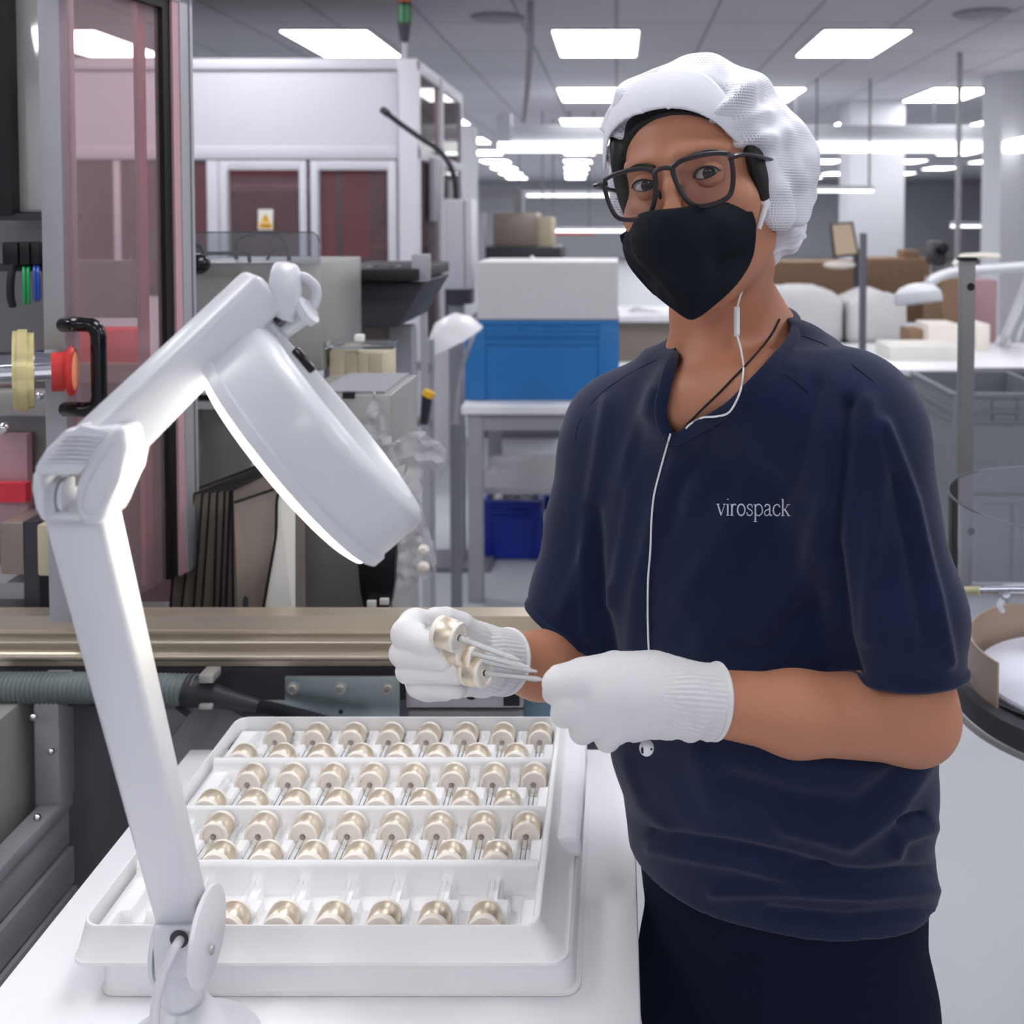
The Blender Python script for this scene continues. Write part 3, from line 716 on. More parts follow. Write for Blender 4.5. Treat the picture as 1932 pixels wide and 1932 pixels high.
# embroidered word, drawn as stitched strokes with serifs
def word(x0, y0, w_, h_, slope):
    """letters in units of x-height 1; stroke lists of points with widths"""
    T, t = .17, .07
    def arc(cx, cy, rx, ry, a0, a1, n=12): return [(cx+rx*math.cos(R_(a0+(a1-a0)*i/n)), cy+ry*math.sin(R_(a0+(a1-a0)*i/n))) for i in range(n+1)]
    Gl = {
     'v': (.95, [([(.12, 1), (.47, 0)], T), ([(.82, 1), (.47, 0)], t), ([(0, 1), (.28, 1)], t), ([(.66, 1), (.95, 1)], t)]),
     'i': (.42, [([(.2, 1), (.2, 0)], T), ([(.05, .97), (.2, 1)], t), ([(.05, 0), (.36, 0)], t), ([(.2, 1.38), (.2, 1.46)], .2)]),
     'r': (.68, [([(.2, 1), (.2, 0)], T), ([(.04, .97), (.2, 1)], t), ([(.04, 0), (.38, 0)], t), ([(.2, .66), (.34, .94), (.5, 1), (.62, .9)], .12)]),
     'o': (1.0, [(arc(.47, .5, .38, .5, 70, 290), T*.95), (arc(.47, .5, .38, .5, -90, 90), T*.95)]),
     's': (.72, [([(.6, .72), (.56, .93), (.34, 1.0), (.14, .88), (.15, .68), (.34, .55), (.54, .42), (.6, .22), (.48, .05), (.28, 0), (.1, .08), (.08, .28)], .13)]),
     'p': (1.05, [([(.2, 1), (.2, -.55)], T), ([(.03, .97), (.2, 1)], t), ([(.03, -.55), (.4, -.55)], t), ([(.2, .75), (.4, .98), (.6, 1), (.84, .82), (.92, .5), (.84, .18), (.6, 0), (.38, .03), (.2, .2)], .13)]),
     'a': (.9, [([(.14, .8), (.22, .96), (.42, 1.0), (.6, .9), (.62, .7), (.62, .15), (.7, .02), (.86, .08)], .14), ([(.62, .6), (.36, .52), (.12, .36), (.1, .14), (.26, 0), (.44, .04), (.62, .2)], .11)]),
     'c': (.86, [([(.76, .76), (.66, .94), (.46, 1.0), (.2, .86), (.09, .5), (.2, .14), (.46, 0), (.68, .08), (.8, .24)], .14)]),
     'k': (1.02, [([(.2, 1.5), (.2, 0)], T), ([(.04, 1.47), (.2, 1.5)], t), ([(.04, 0), (.36, 0)], t), ([(.78, 1), (.24, .42)], t), ([(.4, .58), (.82, 0)], T), ([(.6, 1), (.95, 1)], t), ([(.68, 0), (1.0, 0)], t)])}
    txt = 'virospack'; tot = sum(Gl[c][0] for c in txt); sx = w_/tot; cx = 0; mb = MB()
    for c in txt:
        adv, st = Gl[c]
        for line, wd in st:
            P = []
            for a, b in line: P.append((x0+(cx+a)*sx, y0-b*h_+slope*(cx+a)*sx))
            if len(P) > 3: P = [(p.x, p.y) for p in smooth_path([(a, b, 0) for a, b in P], 3)]
            else:
                P = [(P[0][0]+(P[-1][0]-P[0][0])*k/5, P[0][1]+(P[-1][1]-P[0][1])*k/5) for k in range(6)] if len(P) == 2 else P
            W = [cast(a, b, bvh_shirt, .0004) for a, b in P]
            if all(W): mb.tube(W, wd*h_/2/FPX*1.05, 6, flat=.8)
        cx += adv
    mb.build('embroidered_lettering', 'thread', shirt, label='white embroidered word on the chest')
word(1352, 972, 140, 21, .008)

# trousers
T = Field((-.04, .85, .0), (.40, 1.32, .845), .007)
T.stack([r for r in ROWS if r[0] < .90], BA, 0, -.001)
lc = Vector((.175, 1.09, 0)); ax_ = Vector((math.cos(BA), math.sin(BA), 0))
for s in (-1, 1):
    h_ = lc+ax_*.078*s
    T.chain([(h_.x, h_.y, .66), (h_.x, h_.y, .42), (h_.x, h_.y+.01, .06)], [.081, .068, .056], .03)
sl, P = T._sl(T.lo, T.lo+T.n*T.h); T.F[sl] = np.maximum(T.F[sl], (.045-P[..., 2]))
v2, q2 = T.mesh(); v2 = relax(v2, q2, 2); N_ = normals(v2, q2); v2 = v2+N_*(.002*nz(v2, 45, 4))[:, None]
raw('trousers', v2, q2, 'navy_trouser', person)
for s in (-1, 1):
    h_ = lc+ax_*.078*s; fd = Vector((math.sin(BA), -math.cos(BA), 0))
    Sx = Field((h_.x-.2, h_.y-.25, -.01), (h_.x+.2, h_.y+.15, .12), .005)
    Sx.chain([h_+fd*-.03+Vector((0, 0, .045)), h_+fd*.05+Vector((0, 0, .045)), h_+fd*.15+Vector((0, 0, .03))], [.042, .044, .036], .02)
    sl, P = Sx._sl(Sx.lo, Sx.lo+Sx.n*Sx.h); Sx.F[sl] = np.maximum(Sx.F[sl], .0005-P[..., 2]); v2, q2 = Sx.mesh(); raw('shoe', v2, q2, 'white_gloss', person)

# ---- glasses
gl = thing('eyeglasses', tuple(hl(0, -.105, 0)), 'dark translucent rectangular eyeglasses worn above the black face mask', 'glasses')
def lens_outline(s, grow=0):
    pts = [(.0085, .011), (.012, .0165), (.022, .0195), (.040, .0200), (.056, .0175), (.0600, .013), (.0595, -.002), (.055, -.0165), (.047, -.0220), (.032, -.0240), (.020, -.0205), (.012, -.0070)]
    cx, cy = .034, -.002
    return [Vector((s*(cx+(x-cx)*(1+grow)), 0, cy+(z-cy)*(1+grow)-.004)) for x, z in pts]
def gp(p):
    x = p.x; return Vector(hl(x, -.1065+1.9*x*x, p.z))
for s in (-1, 1):
    o = smooth_path([gp(p) for p in lens_outline(s)], 5, True)
    MB().tube(o, .0018, 8, closed=True, flat=1.3).build('rim', 'frame_dark', gl)
    mb = MB(); c = gp(Vector((s*.034, 0, -.006))); vs_ = [mb.v(p) for p in o]; vc = mb.v(c)
    for i in range(len(vs_)): mb.face([vs_[i], vs_[(i+1) % len(vs_)], vc])
    mb.build('lens', 'lens', gl)
    hp = gp(Vector((s*.0585, 0, .0095)))
    mb = MB(); tp = [hp, Vector(hl(s*.0685, -.0975, .0095)), Vector(hl(s*.0735, -.080, .008)), Vector(hl(s*.077, -.03, .002)), Vector(hl(s*.078, .01, -.004)), Vector(hl(s*.077, .03, -.03))]
    mb.tube(smooth_path(tp, 5), [.0048-.0018*min(1, i/8) for i in range(26)], 8, flat=.6); mb.build('temple', 'frame_dark', gl)
    MB().box(-.0015, .0015, -.0006, .0006, -.0006, .0006, Matrix.Translation(Vector(hl(s*.0665, -.1035, .0105))) @ HR.to_4x4()).build('hinge_pin', 'white_gloss', gl)
    MB().sphere(Vector(hl(s*.0105, -.098, -.010)), .004, (.4, .8, 1.2), rot=HR).build('nose_pad', 'frame_dark', gl)
MB().tube(smooth_path([gp(Vector((-.0095, 0, .0085))), gp(Vector((-.004, 0, .0115))), gp(Vector((.004, 0, .0115))), gp(Vector((.0095, 0, .0085)))], 4), .0022, 8).build('bridge', 'frame_dark', gl)

# ---- earphones (one thing): buds, mic, cable
ep = thing('wired_earphones', tuple(at(1390, 600, 1.0)), 'white wired earphones, one bud in the ear, cable down the shirt to a dangling bud', 'earphones')
def either(px, py, off=.0018, dflt=1.0):
    c = [p for p in (cast(px, py, bvh_shirt, off), cast(px, py, bvh_body, off), cast(px, py, bvh_collar, off)) if p is not None]
    c = [p for p in c if p.y < 1.16]
    return min(c, key=lambda p: p.y) if c else at(px, py, dflt)
def dec(px, py): return either(px, py, .0022)
up_ = [at(1431, 430, 1.0), at(1427, 470, .99), at(1418, 512, .985), at(1399, 552, .985), at(1391, 580, .985)]
MB().tube(smooth_path(up_, 5), .0010, 8).build('cable', 'white_gloss', ep)
ya = dec(1400, 690).y
def dense(pts, n=6): return [dec(p.x, p.y) for p in smooth_path([(a, b, 0) for a, b in pts], n)]
lo_ = [at(1390, 632, ya-.004), at(1397, 655, ya-.003)]+dense(((1403, 690), (1400, 725), (1390, 755), (1374, 779), (1350, 786), (1325, 788), (1304, 799), (1294, 808)))
MB().tube(smooth_path(lo_, 2), .0010, 8).build('cable', 'white_gloss', ep)
sh_ = dense(((1265, 818), (1256, 850), (1245, 890), (1234, 935), (1229, 985), (1227, 1040), (1223, 1090), (1222, 1150), (1223, 1200), (1224, 1240), (1220, 1300), (1216, 1360)), 8)
MB().tube(smooth_path(sh_, 2), .0010, 8).build('cable', 'white_gloss', ep)
d0 = at(1215, 1355, .915); d1 = at(1216, 1402, .915)
MB().tube([d0, d1], .0022, 10).build('bud_stem', 'white_gloss', ep)
MB().tube([at(1390, 579, (.985+ya)/2), at(1390, 606, (.985+ya)/2-.002), at(1390, 633, ya-.004)], [.0027, .0029, .0027], 12).build('inline_remote', 'white_gloss', ep)
bc = at(1220, 1411, .912); bd_ = MB().sphere(bc, .0066, (1, .9, 1.1)).build('earbud', 'white_gloss', ep)
MB().sphere(bc+Vector((-.0038, -.0045, .000)), .0020, (.7, .6, 1.5)).build('speaker_grille', 'black_gloss', bd_); MB().sphere(bc+Vector((.0038, -.0045, .001)), .0010).build('speaker_port', 'black_gloss', bd_)
EY = hl(.071, .004, -.03)[1]-.036
e0 = at(1444, 388, EY); e1 = at(1431, 432, EY-.004)
MB().tube([e0, e1], [.0033, .0024], 12).build('bud_stem', 'white_gloss', ep); MB().sphere(at(1441, 384, EY+.006), .0066, (1, 1, 1.2)).build('earbud', 'white_gloss', ep)

nkl = thing('cord_necklace', tuple(at(1370, 720, 1.0)), 'thin black cord necklace tucked into the shirt neckline', 'necklace')
for strand in (((1471, 602), (1458, 628), (1437, 656), (1412, 684), (1385, 712), (1356, 742), (1325, 772), (1300, 798), (1292, 808)), ((1275, 668), (1264, 695), (1257, 730), (1254, 765), (1257, 795), (1266, 815))):
    pp = [cast(p.x, p.y, bvh_body, .0012) for p in smooth_path([(a, b, 0) for a, b in strand], 6)]; pp = [p for p in pp if p and p.y < 1.2]
    MB().tube(smooth_path(pp, 5), .0011, 6).build('strand', 'cord_black', nkl)
# ================================================================== WORKBENCH, TRAYS, DROPPERS, LAMP
mat('tray', (236, 236, 238), .35, var=.01, sss=.0)
mat('champagne', (228, 214, 194), .38, metal=.7, var=.06, scale=260, stretch=(.2, 8, .2), bump=.05)
mat('cream', (240, 233, 224), .45, var=.03)
mat('hole_brown', (110, 72, 48), .6)
mat('soft_white', (232, 231, 236), .95, var=.03, bump=.6, bscale=160)
mat('lamp_white', (218, 219, 225), .32, var=.01, coat=.1)
mat('lamp_shade', (190, 190, 198), .5)
mat('cable_white', (214, 214, 222), .45)
clear('glass_tube', (252, 253, 254), .16, rough=.08, gloss=.04)
clear('glass_bright', (250, 251, 252), .42, rough=.06, gloss=.18)
clear('magnifier', (250, 252, 252), .03, gloss=.08)
TZ = .755
bench = thing('workbench', (-.27, 1.0, 0), 'white laminate workbench holding the droppers trays and the magnifier lamp', 'table')
MB().box(-.575, .022, .30, 1.405, TZ-.032, TZ, bev=.003).build('tabletop', 'laminate', bench)
for x in (-.54, -.03):
    for y in (.35, 1.35): MB().box(x-.02, x+.02, y-.02, y+.02, 0, TZ-.032).build('leg', 'grey_paint', bench)

RZ = .822; TX0, TX1, TY0, TY1 = -.4925, -.0705, .949, 1.357
BARS = (1.046, 1.146, 1.250)
ROWY = ((TY0+.006, 1.046), (1.052, 1.146), (1.152, 1.250), (1.256, TY1-.006))     # front to back
def nearx(k): return -.1235-.0478*k
def farx(k): return -.0975-.0480*k
def rrect(x0, x1, y0, y1, r, n=6):
    P = []
    for cx, cy, a in ((x1-r, y1-r, 0), (x0+r, y1-r, 90), (x0+r, y0+r, 180), (x1-r, y0+r, 270)):
        for i in range(n+1): t = R_(a+90*i/n); P.append((cx+r*math.cos(t), cy+r*math.sin(t)))
    return P
def tray(name, x0, x1, y0, y1, zt, zb, flare, label, group, cells):
    t = thing(name, ((x0+x1)/2, (y0+y1)/2, zb), label, 'tray', group)
    mb = MB(); prof = ((0, .0, zt-.004), (.0, 0, zt), (-.006, 0, zt), (-.007, 0, zt-.004), (-.0075, 0, zt-.012 if not cells else RZ-.014))
    loops = []
    for g, rad, z in ((flare+.004, 0, zb), (flare+.004, 0, zb+.003), (flare-.001, 0, zb+.004), (0.001, 0, zt-.003), (0, 0, zt-.0008), (-.0015, 0, zt), (-.0055, 0, zt), (-.007, 0, zt-.002), (-.010, 0, zt-.020)):
        P = rrect(x0-g*.3, x1+g, y0-g*.25, y1+g*.3, .016); loops.append([mb.v((p[0], p[1], z)) for p in P])
    for a, b in zip(loops, loops[1:]):
        for i in range(len(a)): mb.face([a[i], a[(i+1) % len(a)], b[(i+1) % len(b)], b[i]])
    if not cells: mb.face(loops[-1])
    mb.build('shell', 'tray', t, sharp=50)
    if cells:
        h = .0015; xs = np.arange(x0+.0085, x1-.008, h); ys = np.arange(y0+.0085, y1-.008, h); Xg, Yg = np.meshgrid(xs, ys, indexing='ij')
        Z = np.full(Xg.shape, RZ-.0155)
        def box_sd(cx, cy, hx, hy, r): 
            qx = np.abs(Xg-cx)-hx+r; qy = np.abs(Yg-cy)-hy+r; return np.hypot(np.maximum(qx, 0), np.maximum(qy, 0))+np.minimum(np.maximum(qx, qy), 0)-r
        def dig(sd, z): 
            nonlocal Z; f = np.clip(.5-sd/.0022, 0, 1); f = f*f*(3-2*f); Z = np.minimum(Z, Z*(1-f)+z*f)
        for ri, (ya, yb) in enumerate(ROWY):
            for k in range(8):
                nx_, fx = nearx(k), farx(k)
                dig(box_sd(nx_, ya+.018, .0175, .019, .004), RZ-.033); dig(box_sd(nx_, (ya+yb)/2+.012, .0062, (yb-ya)/2-.016, .002), RZ-.027)
                dig(box_sd(fx, yb-.018, .0175, .017, .004), RZ-.033); dig(box_sd(fx, (ya+yb)/2-.010, .0062, (yb-ya)/2-.014, .002), RZ-.027)
        for yb in BARS:
            sd = np.abs(Yg-(yb+.003))-.0032; f = np.clip(.5-sd/.003, 0, 1); Z = Z*(1-f)+(RZ-.0008)*f
        V = np.stack([Xg, Yg, Z], -1).reshape(-1, 3); nx_, ny_ = Xg.shape; I = np.arange(nx_*ny_).reshape(nx_, ny_)
        Q = np.stack([I[:-1, :-1], I[1:, :-1], I[1:, 1:], I[:-1, 1:]], -1).reshape(-1, 4)
        raw('moulded_cells', V, Q, 'tray', t)
    return t
tray('tray', -.476, -.041, .951, 1.352, .788, TZ+.0005, .004, 'lower white plastic tray lying directly on the workbench', 'stacked white trays', False)
tray('tray', TX0, TX1, TY0, TY1, RZ, .7885, .022, 'top white plastic tray with moulded cells full of droppers', 'stacked white trays', True)
tw = MB(); tw.box(-.067, -.037, 1.105, 1.392, .789, .812, bev=.005); bmesh.ops.subdivide_edges(tw.bm, edges=tw.bm.edges, cuts=5, use_grid_fill=True)
for q in tw.bm.verts: 
    n = noise.noise(q.co*60); q.co += Vector((n*.002, n*.001, noise.noise(q.co*45+Vector((5, 0, 0)))*.003 if q.co.z > .795 else 0))
o = tw.build('padding_strip', 'soft_white'); tag(o, 'crumpled white foam strip beside the right edge of the top tray', 'padding')

def dropper(c, d, L=.062, proto_=None):
    """cap centred at c, pipette pointing along d"""
    d = Vector(d).normalized(); c = Vector(c); t = thing('dropper', tuple(c), 'x', 'dropper', 'droppers')
    r = .0155; h = .0125
    MB().lathe([(0, -h+.003), (r-.0008, -h+.004), (r, -h+.005), (r, h-.003), (r-.0006, h-.002), (0, h-.003)], c, d, 40).build('cap', 'champagne', t, sharp=40)
    MB().lathe([(0, -h-.0012), (.006, -h-.0010), (.0068, -h+.0008), (.0088, -h+.0010), (.0094, -h-.0003), (.0112, -h-.0004), (.0116, -h-.0012), (.0145, -h-.0012), (r-.0003, -h-.0002), (r-.0003, -h+.005)], c, d, 32).build('end_disc', 'cream', t, sharp=50)
    co = MB().lathe([(r-.0003, h-.003), (r-.0003, h+.0008), (.0145, h+.0014), (.0120, h+.0014), (.0116, h-.0015), (.0040, h-.0012), (.0034, h+.0005), (.0026, h+.0005), (.0026, h-.002)], c, d, 32).build('collar', 'cream', t, sharp=40)
    MB().lathe([(0, h+.0008), (.0032, h+.0008), (.0034, h)], c, d, 16).build('opening', 'hole_brown', co)
    MB().tube([c+d*h, c+d*(h+L*.86), c+d*(h+L*.93), c+d*(h+L)], [.0024, .0024, .0014, .0011] if proto_ else [.0030, .0030, .0018, .0014], 12).build('pipette', proto_ or 'glass_tube', t)
    return t
RN = ('front', 'second', 'third', 'rear'); pn = pf = None
for ri, (ya, yb) in enumerate(ROWY):
    for k in range(8):
        if not (ri == 0 and k == 7):
            c = Vector((nearx(k), ya+.0175, RZ-.0140))
            if pn is None: pn = dropper(c, (0, 1, 0), .056); o = pn
            else: o = copy_tree(pn); o.location = c
            o.rotation_euler = (0, random.uniform(-1, 1), 0)
            o['label'] = 'gold-capped dropper in the %s tray row, near side, %s from the right' % (RN[ri], ORD[k]); o['group'] = 'gold-capped droppers lying in the top tray'
        if ri > 0:
            c = Vector((farx(k), yb-.0170, RZ-.0168))
            if pf is None: pf = dropper(c, (0, -1, 0), .056); o = pf
            else: o = copy_tree(pf); o.location = c
            o['label'] = 'gold-capped dropper in the %s tray row, far side, %s from the right' % (RN[ri], ORD[k]); o['group'] = 'gold-capped droppers lying in the top tray'
# droppers in the hands
for i, (a, b, e, Ya, Ye, nm) in enumerate((((846, 1196), (1000, 1253), 0, .932, .895, 'uppermost one'), ((862, 1226), (1010, 1262), 0, .945, .902, 'second from the top'),
                     ((884, 1243), (1018, 1268), 0, .946, .898, 'third from the top'), ((898, 1268), (1030, 1283), 0, .938, .892, 'lowest one'))):
    c = at(*a, Ya); d = at(*b, Ye)-c; o = dropper(c, d, .068 if i else .062, 'glass_bright'); o.scale = (1, 1, 1)
    k = .82 if i else .88
    for ch in o.children: 
        if ch.name.split('.')[0] != 'pipette': ch.scale = (k, k, k)
    o['label'] = 'gold-capped dropper held between the two gloves, %s' % nm; o['group'] = 'droppers held in the gloved hands'

# ---- magnifier lamp
lamp = thing('magnifier_lamp', tuple(at(345, 1880, .88)[:2])+(TZ,), 'large white articulated magnifier lamp standing in front of the trays', 'lamp')
A = Vector((1, .0, 0))
def taper(p0, p1, w0, t0, w1, t1, ax, mb=None, bev=.004, seg=3):
    mb = mb or MB(); p0 = Vector(p0); p1 = Vector(p1); z = (p1-p0).normalized(); x = (ax-z*ax.dot(z)).normalized(); y = z.cross(x)
    a = [mb.v(p0+x*(w0/2*s)+y*(t0/2*t)) for s, t in ((-1, -1), (1, -1), (1, 1), (-1, 1))]; b = [mb.v(p1+x*(w1/2*s)+y*(t1/2*t)) for s, t in ((-1, -1), (1, -1), (1, 1), (-1, 1))]
    F = [mb.face(a[::-1]), mb.face(b)]+[mb.face([a[i], a[(i+1) % 4], b[(i+1) % 4], b[i]]) for i in range(4)]
    bmesh.ops.bevel(mb.bm, geom=list({e for f in F for e in f.edges}), offset=bev, segments=seg, affect='EDGES', profile=.5, clamp_overlap=True); return mb
jb = at(347, 1735, .875); el = at(146, 925, .665)
taper(jb+(el-jb)*.005, el-(el-jb)*.01, .037, .024, .039, .025, A).build('lower_arm', 'lamp_white', lamp, sharp=60)
tip = at(503, 540, .720)
ua = at(182, 853, .665)
taper(ua, tip, .040, .034, .036, .030, Vector((.62, -.78, 0)), bev=.005).build('upper_arm', 'lamp_white', lamp, sharp=60)
# elbow housing: ribbed cover, open front with hinge discs, side cheeks
def slabp(pts, Y, d, name, bev=.003, m_='lamp_white', par=None): return MB().prism([at(px, py, Y) for px, py in pts], (0, d, 0), bev).build(name, m_, par or lamp, sharp=50)
cvo = slabp([(118, 816), (132, 806), (150, 812), (214, 806), (216, 836), (150, 898), (62, 900), (64, 880), (84, 848)], .640, .034, 'ribbed_cover', .004)
rb = MB()
for i in range(7):
    t = i/6; y = 822+50*t; rb.tube([at(124-40*t, y+1, .6395), at(150-22*t, y-2, .6385), at(192-22*t, y+2, .6395)], .0008, 6)
rb.build('ribs', 'cable_white', cvo)
slabp([(60, 892), (78, 896), (82, 930), (84, 972), (78, 986), (66, 960), (58, 925)], .640, .034, 'side_cheek', .0025)
slabp([(212, 806), (234, 806), (240, 850), (224, 905), (198, 972), (184, 994), (158, 990), (138, 968), (142, 940), (146, 898), (176, 850)], .638, .036, 'side_cheek', .004)
rb = MB(); rb.tube(smooth_path([at(214, 835, .6378), at(180, 886, .6378), at(158, 935, .6378), at(156, 962, .6378), at(170, 972, .6378), at(186, 962, .6378), at(200, 930, .6378)], 5), .0007, 6); rb.build('moulded_line', 'cable_white', lamp)
for x0_, x1_, r_h in ((84, 90, .0115), (93, 99, .0118), (103, 121, .0128), (125, 133, .0118)):
    p0_, p1_ = at(x0_, 934, .660), at(x1_, 934, .660); p1_.z = p0_.z; MB().cyl(p0_, p1_, r_h, n=32).build('hinge_disc', 'cable_white', lamp)
slabp([(80, 896), (142, 896), (142, 972), (80, 972)], .666, .004, 'hinge_recess', 0, 'charcoal')
slabp([(74, 968), (150, 968), (150, 984), (78, 984)], .650, .02, 'hinge_sill', .002)
# end of the upper arm
ec = at(541, 550, .722)
e_ax = Vector((.72, -.69, 0)).normalized()
q = MB(); q.lathe([(0, -.018), (.0135, -.018), (.0150, -.016), (.0165, -.004), (.0165, .010), (.0150, .014), (.010, .0165), (0, .018)], ec, Vector((.98, .15, -.1)), 28)
for vv in q.bm.verts: dlt = vv.co-ec; dlt.z *= 1.22; dlt.x *= .46; vv.co = ec+dlt
q.build('arm_end_cap', 'lamp_white', lamp, sharp=60)
MB().cyl(at(518, 590, .724), at(540, 596, .735), .009, n=20).build('pivot_washer', 'grey_dark', lamp)
q = taper(at(508, 628, .742), at(585, 582, .728), .020, .018, .017, .015, Vector((.1, -.9, .2)), bev=.004); q.build('yoke_arm', 'lamp_white', lamp, sharp=60)
MB().cyl(at(572, 592, .726), at(584, 584, .726), .0105, n=24).build('yoke_collar', 'lamp_white', lamp)
MB().cyl(at(540, 560, .735), at(552, 622, .735), .0055, n=16).build('yoke_pin', 'steel', lamp)
MB().tube(smooth_path([at(548, 526, .728), at(572, 522, .732), at(594, 540, .735), at(596, 566, .735), at(582, 592, .732)], 6), .0035, 10).build('head_cable', 'cable_white', lamp)
# round head
HN = Vector((.770, .235, .620)).normalized(); HCn = at(597, 826, .735); RR = .0925
hd = MB(); T2 = .0235
hd.lathe([(RR*.86, -T2), (RR, -T2), (RR+.0022, -T2+.0015), (RR+.0022, -T2+.008), (RR, -T2+.0085), (RR, T2-.010), (RR-.002, T2-.004), (RR-.008, T2), (RR*.80, T2+.001), (RR*.76, T2-.003), (RR*.74, T2-.012), (RR*.70, T2-.020), (RR*.69, -T2+.006), (RR*.84, -T2+.006), (RR*.86, -T2)], HCn, HN, 72)
head = hd.build('lamp_head', 'lamp_white', lamp, sharp=50)
MB().lathe([(RR*.71, -T2+.004), (RR*.72, -T2-.004), (RR*.90, -T2-.0055), (RR*.945, -T2-.004), (RR*.955, -T2+.0002)], HCn, HN, 64).build('ring_diffuser', 'ring_light', head)
MB().lathe([(0, -.006), (RR*.4, -.004), (RR*.70, .0), (RR*.4, .005), (0, .007)], HCn, HN, 48).build('magnifying_lens', 'magnifier', head)
u1 = (at(520, 600, .735)-HCn); u1 = (u1-HN*u1.dot(HN)).normalized(); v1 = HN.cross(u1)
pc = HCn+u1*(RR-.004)+HN*(T2-.004)
MB().lathe([(0, .0), (.022, 0), (.024, .003), (.023, .008), (.016, .010), (0, .010)], pc, HN, 32).build('head_mount', 'lamp_white', head)
MB().tube([pc+HN*.004, at(545, 618, .738)], .0095, 16).build('head_neck', 'lamp_white', head)
kc = HCn+u1*(RR*.62)+v1*(-.006 if v1.y > 0 else .006)+HN*(T2+.0)
kc = at(571, 681, .716)
sm = Matrix((u1, v1, HN)).transposed().to_4x4(); sm.translation = kc
MB().box(-.010, .010, -.006, .006, -.002, .004, sm, .002).build('rocker_switch', 'black_gloss', head)
# foot of the lamp
fd_ = at(345, 1770, .875)
ft = MB(); taper(at(345, 1722, .872), at(345, 1822, .870), .036, .040, .034, .036, A, ft, .003)
ft.build('foot_block', 'lamp_white', lamp, sharp=50)
dc = at(390, 1765, .862)
MB().lathe([(0, 0), (.0365, 0), (.0375, .001), (.0375, .004), (.0360, .005), (0, .005)], dc-A*.002, A, 48).build('friction_disc', 'lamp_white', lamp)
dc2 = at(318, 1775, .885); MB().lathe([(0, 0), (.032, 0), (.033, .001), (.033, .004), (0, .005)], dc2-A*.004, A, 40).build('friction_disc', 'lamp_white', lamp)
MB().lathe([(0, 0), (.0040, 0), (.0036, .0018), (0, .002)], at(392, 1792, .858)+A*.003, A, 16).build('screw', 'steel', lamp)
hv = Vector((-.05, -1, .1)).normalized(); hc = at(345, 1771, .850)
MB().lathe([(0, 0), (.0078, 0)], at(338, 1772, .8495), Vector((0, -1, .0)), 24).build('cable_hole', 'charcoal', lamp)
MB().lathe([(0, 0), (.0168, 0), (.0168, .028), (.0140, .034), (.0132, .044), (0, .044)], at(347, 1870, .875)-Vector((0, 0, .0)), (0, 0, 1), 32).build('stem', 'lamp_white', lamp)
MB().lathe([(0, 0), (.0155, 0), (.0155, .008), (.012, .008), (.012, .016), (0, .016)], at(347, 1888, .875), (0, 0, 1), 32).build('stem_collar', 'lamp_white', lamp)
bz = at(347, 1888, .875)
MB().lathe([(0, TZ-bz.z+.0006), (.064, TZ-bz.z+.0006), (.064, TZ-bz.z+.005), (.060, TZ-bz.z+.010), (.034, -.024), (.021, -.004), (.018, 0), (0, 0)], bz, (0, 0, 1), 48).build('base', 'lamp_white', lamp, sharp=50)
MB().tube(smooth_path([at(343, 1768, .856), at(330, 1790, .838), at(310, 1830, .838), at(296, 1880, .835), at(290, 1940, .832), at(286, 2010, .83)], 6), .0040, 10).build('power_cable', 'cable_white', lamp)
ll = area('ring_lamp_light', tuple(HCn-HN*(T2+.004)), .12, .12, .5, color=(1, .91, .72)); ll.rotation_euler = HN.to_track_quat('Z', 'Y').to_euler()
ll.parent = None
# ================================================================== MACHINE BEHIND THE BENCH
mat('red_plastic', (190, 46, 44), .4); mat('orange_face', (240, 150, 110), .5); mat('pale_gold', (214, 202, 150), .3, metal=.4, var=.1, scale=80)
mat('chrome', (215, 215, 220), .08, metal=1, var=.02); mat('polished', (205, 205, 200), .08, metal=.35, var=.03); mat('tube_green', (40, 170, 100), .25); mat('tube_blue', (50, 90, 190), .25); mat('tube_red', (190, 50, 60), .25)
mat('hose_green', (102, 112, 114), .45); mat('rubber', (34, 36, 42), .5); mat('galv', (142, 156, 160), .32, metal=.75, var=.12, scale=9)
mat('pink_trim', (186, 150, 158), .5); mat('maroon', (122, 92, 98), .6, var=.15, scale=5); mat('red_panel', (214, 56, 72), .45, var=.1, scale=6)
mat('beige', (206, 194, 166), .6); mat('tan', (196, 166, 132), .6); mat('light_blue', (140, 168, 188), .6); mat('paper', (228, 226, 220), .7)
mat('folder_face', (148, 136, 128), .35, metal=.3, var=.1, scale=7); mat('folder_edge', (22, 22, 26), .5)
clear('pink_pane', (240, 224, 227), .10, rough=.02, gloss=.12); clear('clear_sheet', (226, 228, 232), .10, gloss=.2); clear('film', (232, 233, 236), .42, rough=.25, gloss=.12)
mc = thing('assembly_machine', (-.6, 1.6, 0), 'tall grey machine with pink tinted door, steel ledge and hoses behind the workbench', 'machine')
# steel ledge
pf_ = [(.034, .919), (0, .919), (-.001, .9005), (-.0045, .900), (-.0045, .896), (.006, .893), (.014, .884), (.012, .875), (.000, .8695), (-.005, .866), (-.0065, .862), (-.004, .858), (.004, .8555), (.004, .847), (.034, .847)]
MB().prism([(-.98, 1.45+y, z) for y, z in pf_], (.98, 0, 0)).build('steel_ledge', 'alu_shiny', mc, sharp=60)
MB().box(-.98, 0, 1.452, 1.50, .800, .846).build('mounting_rail', 'charcoal', mc)
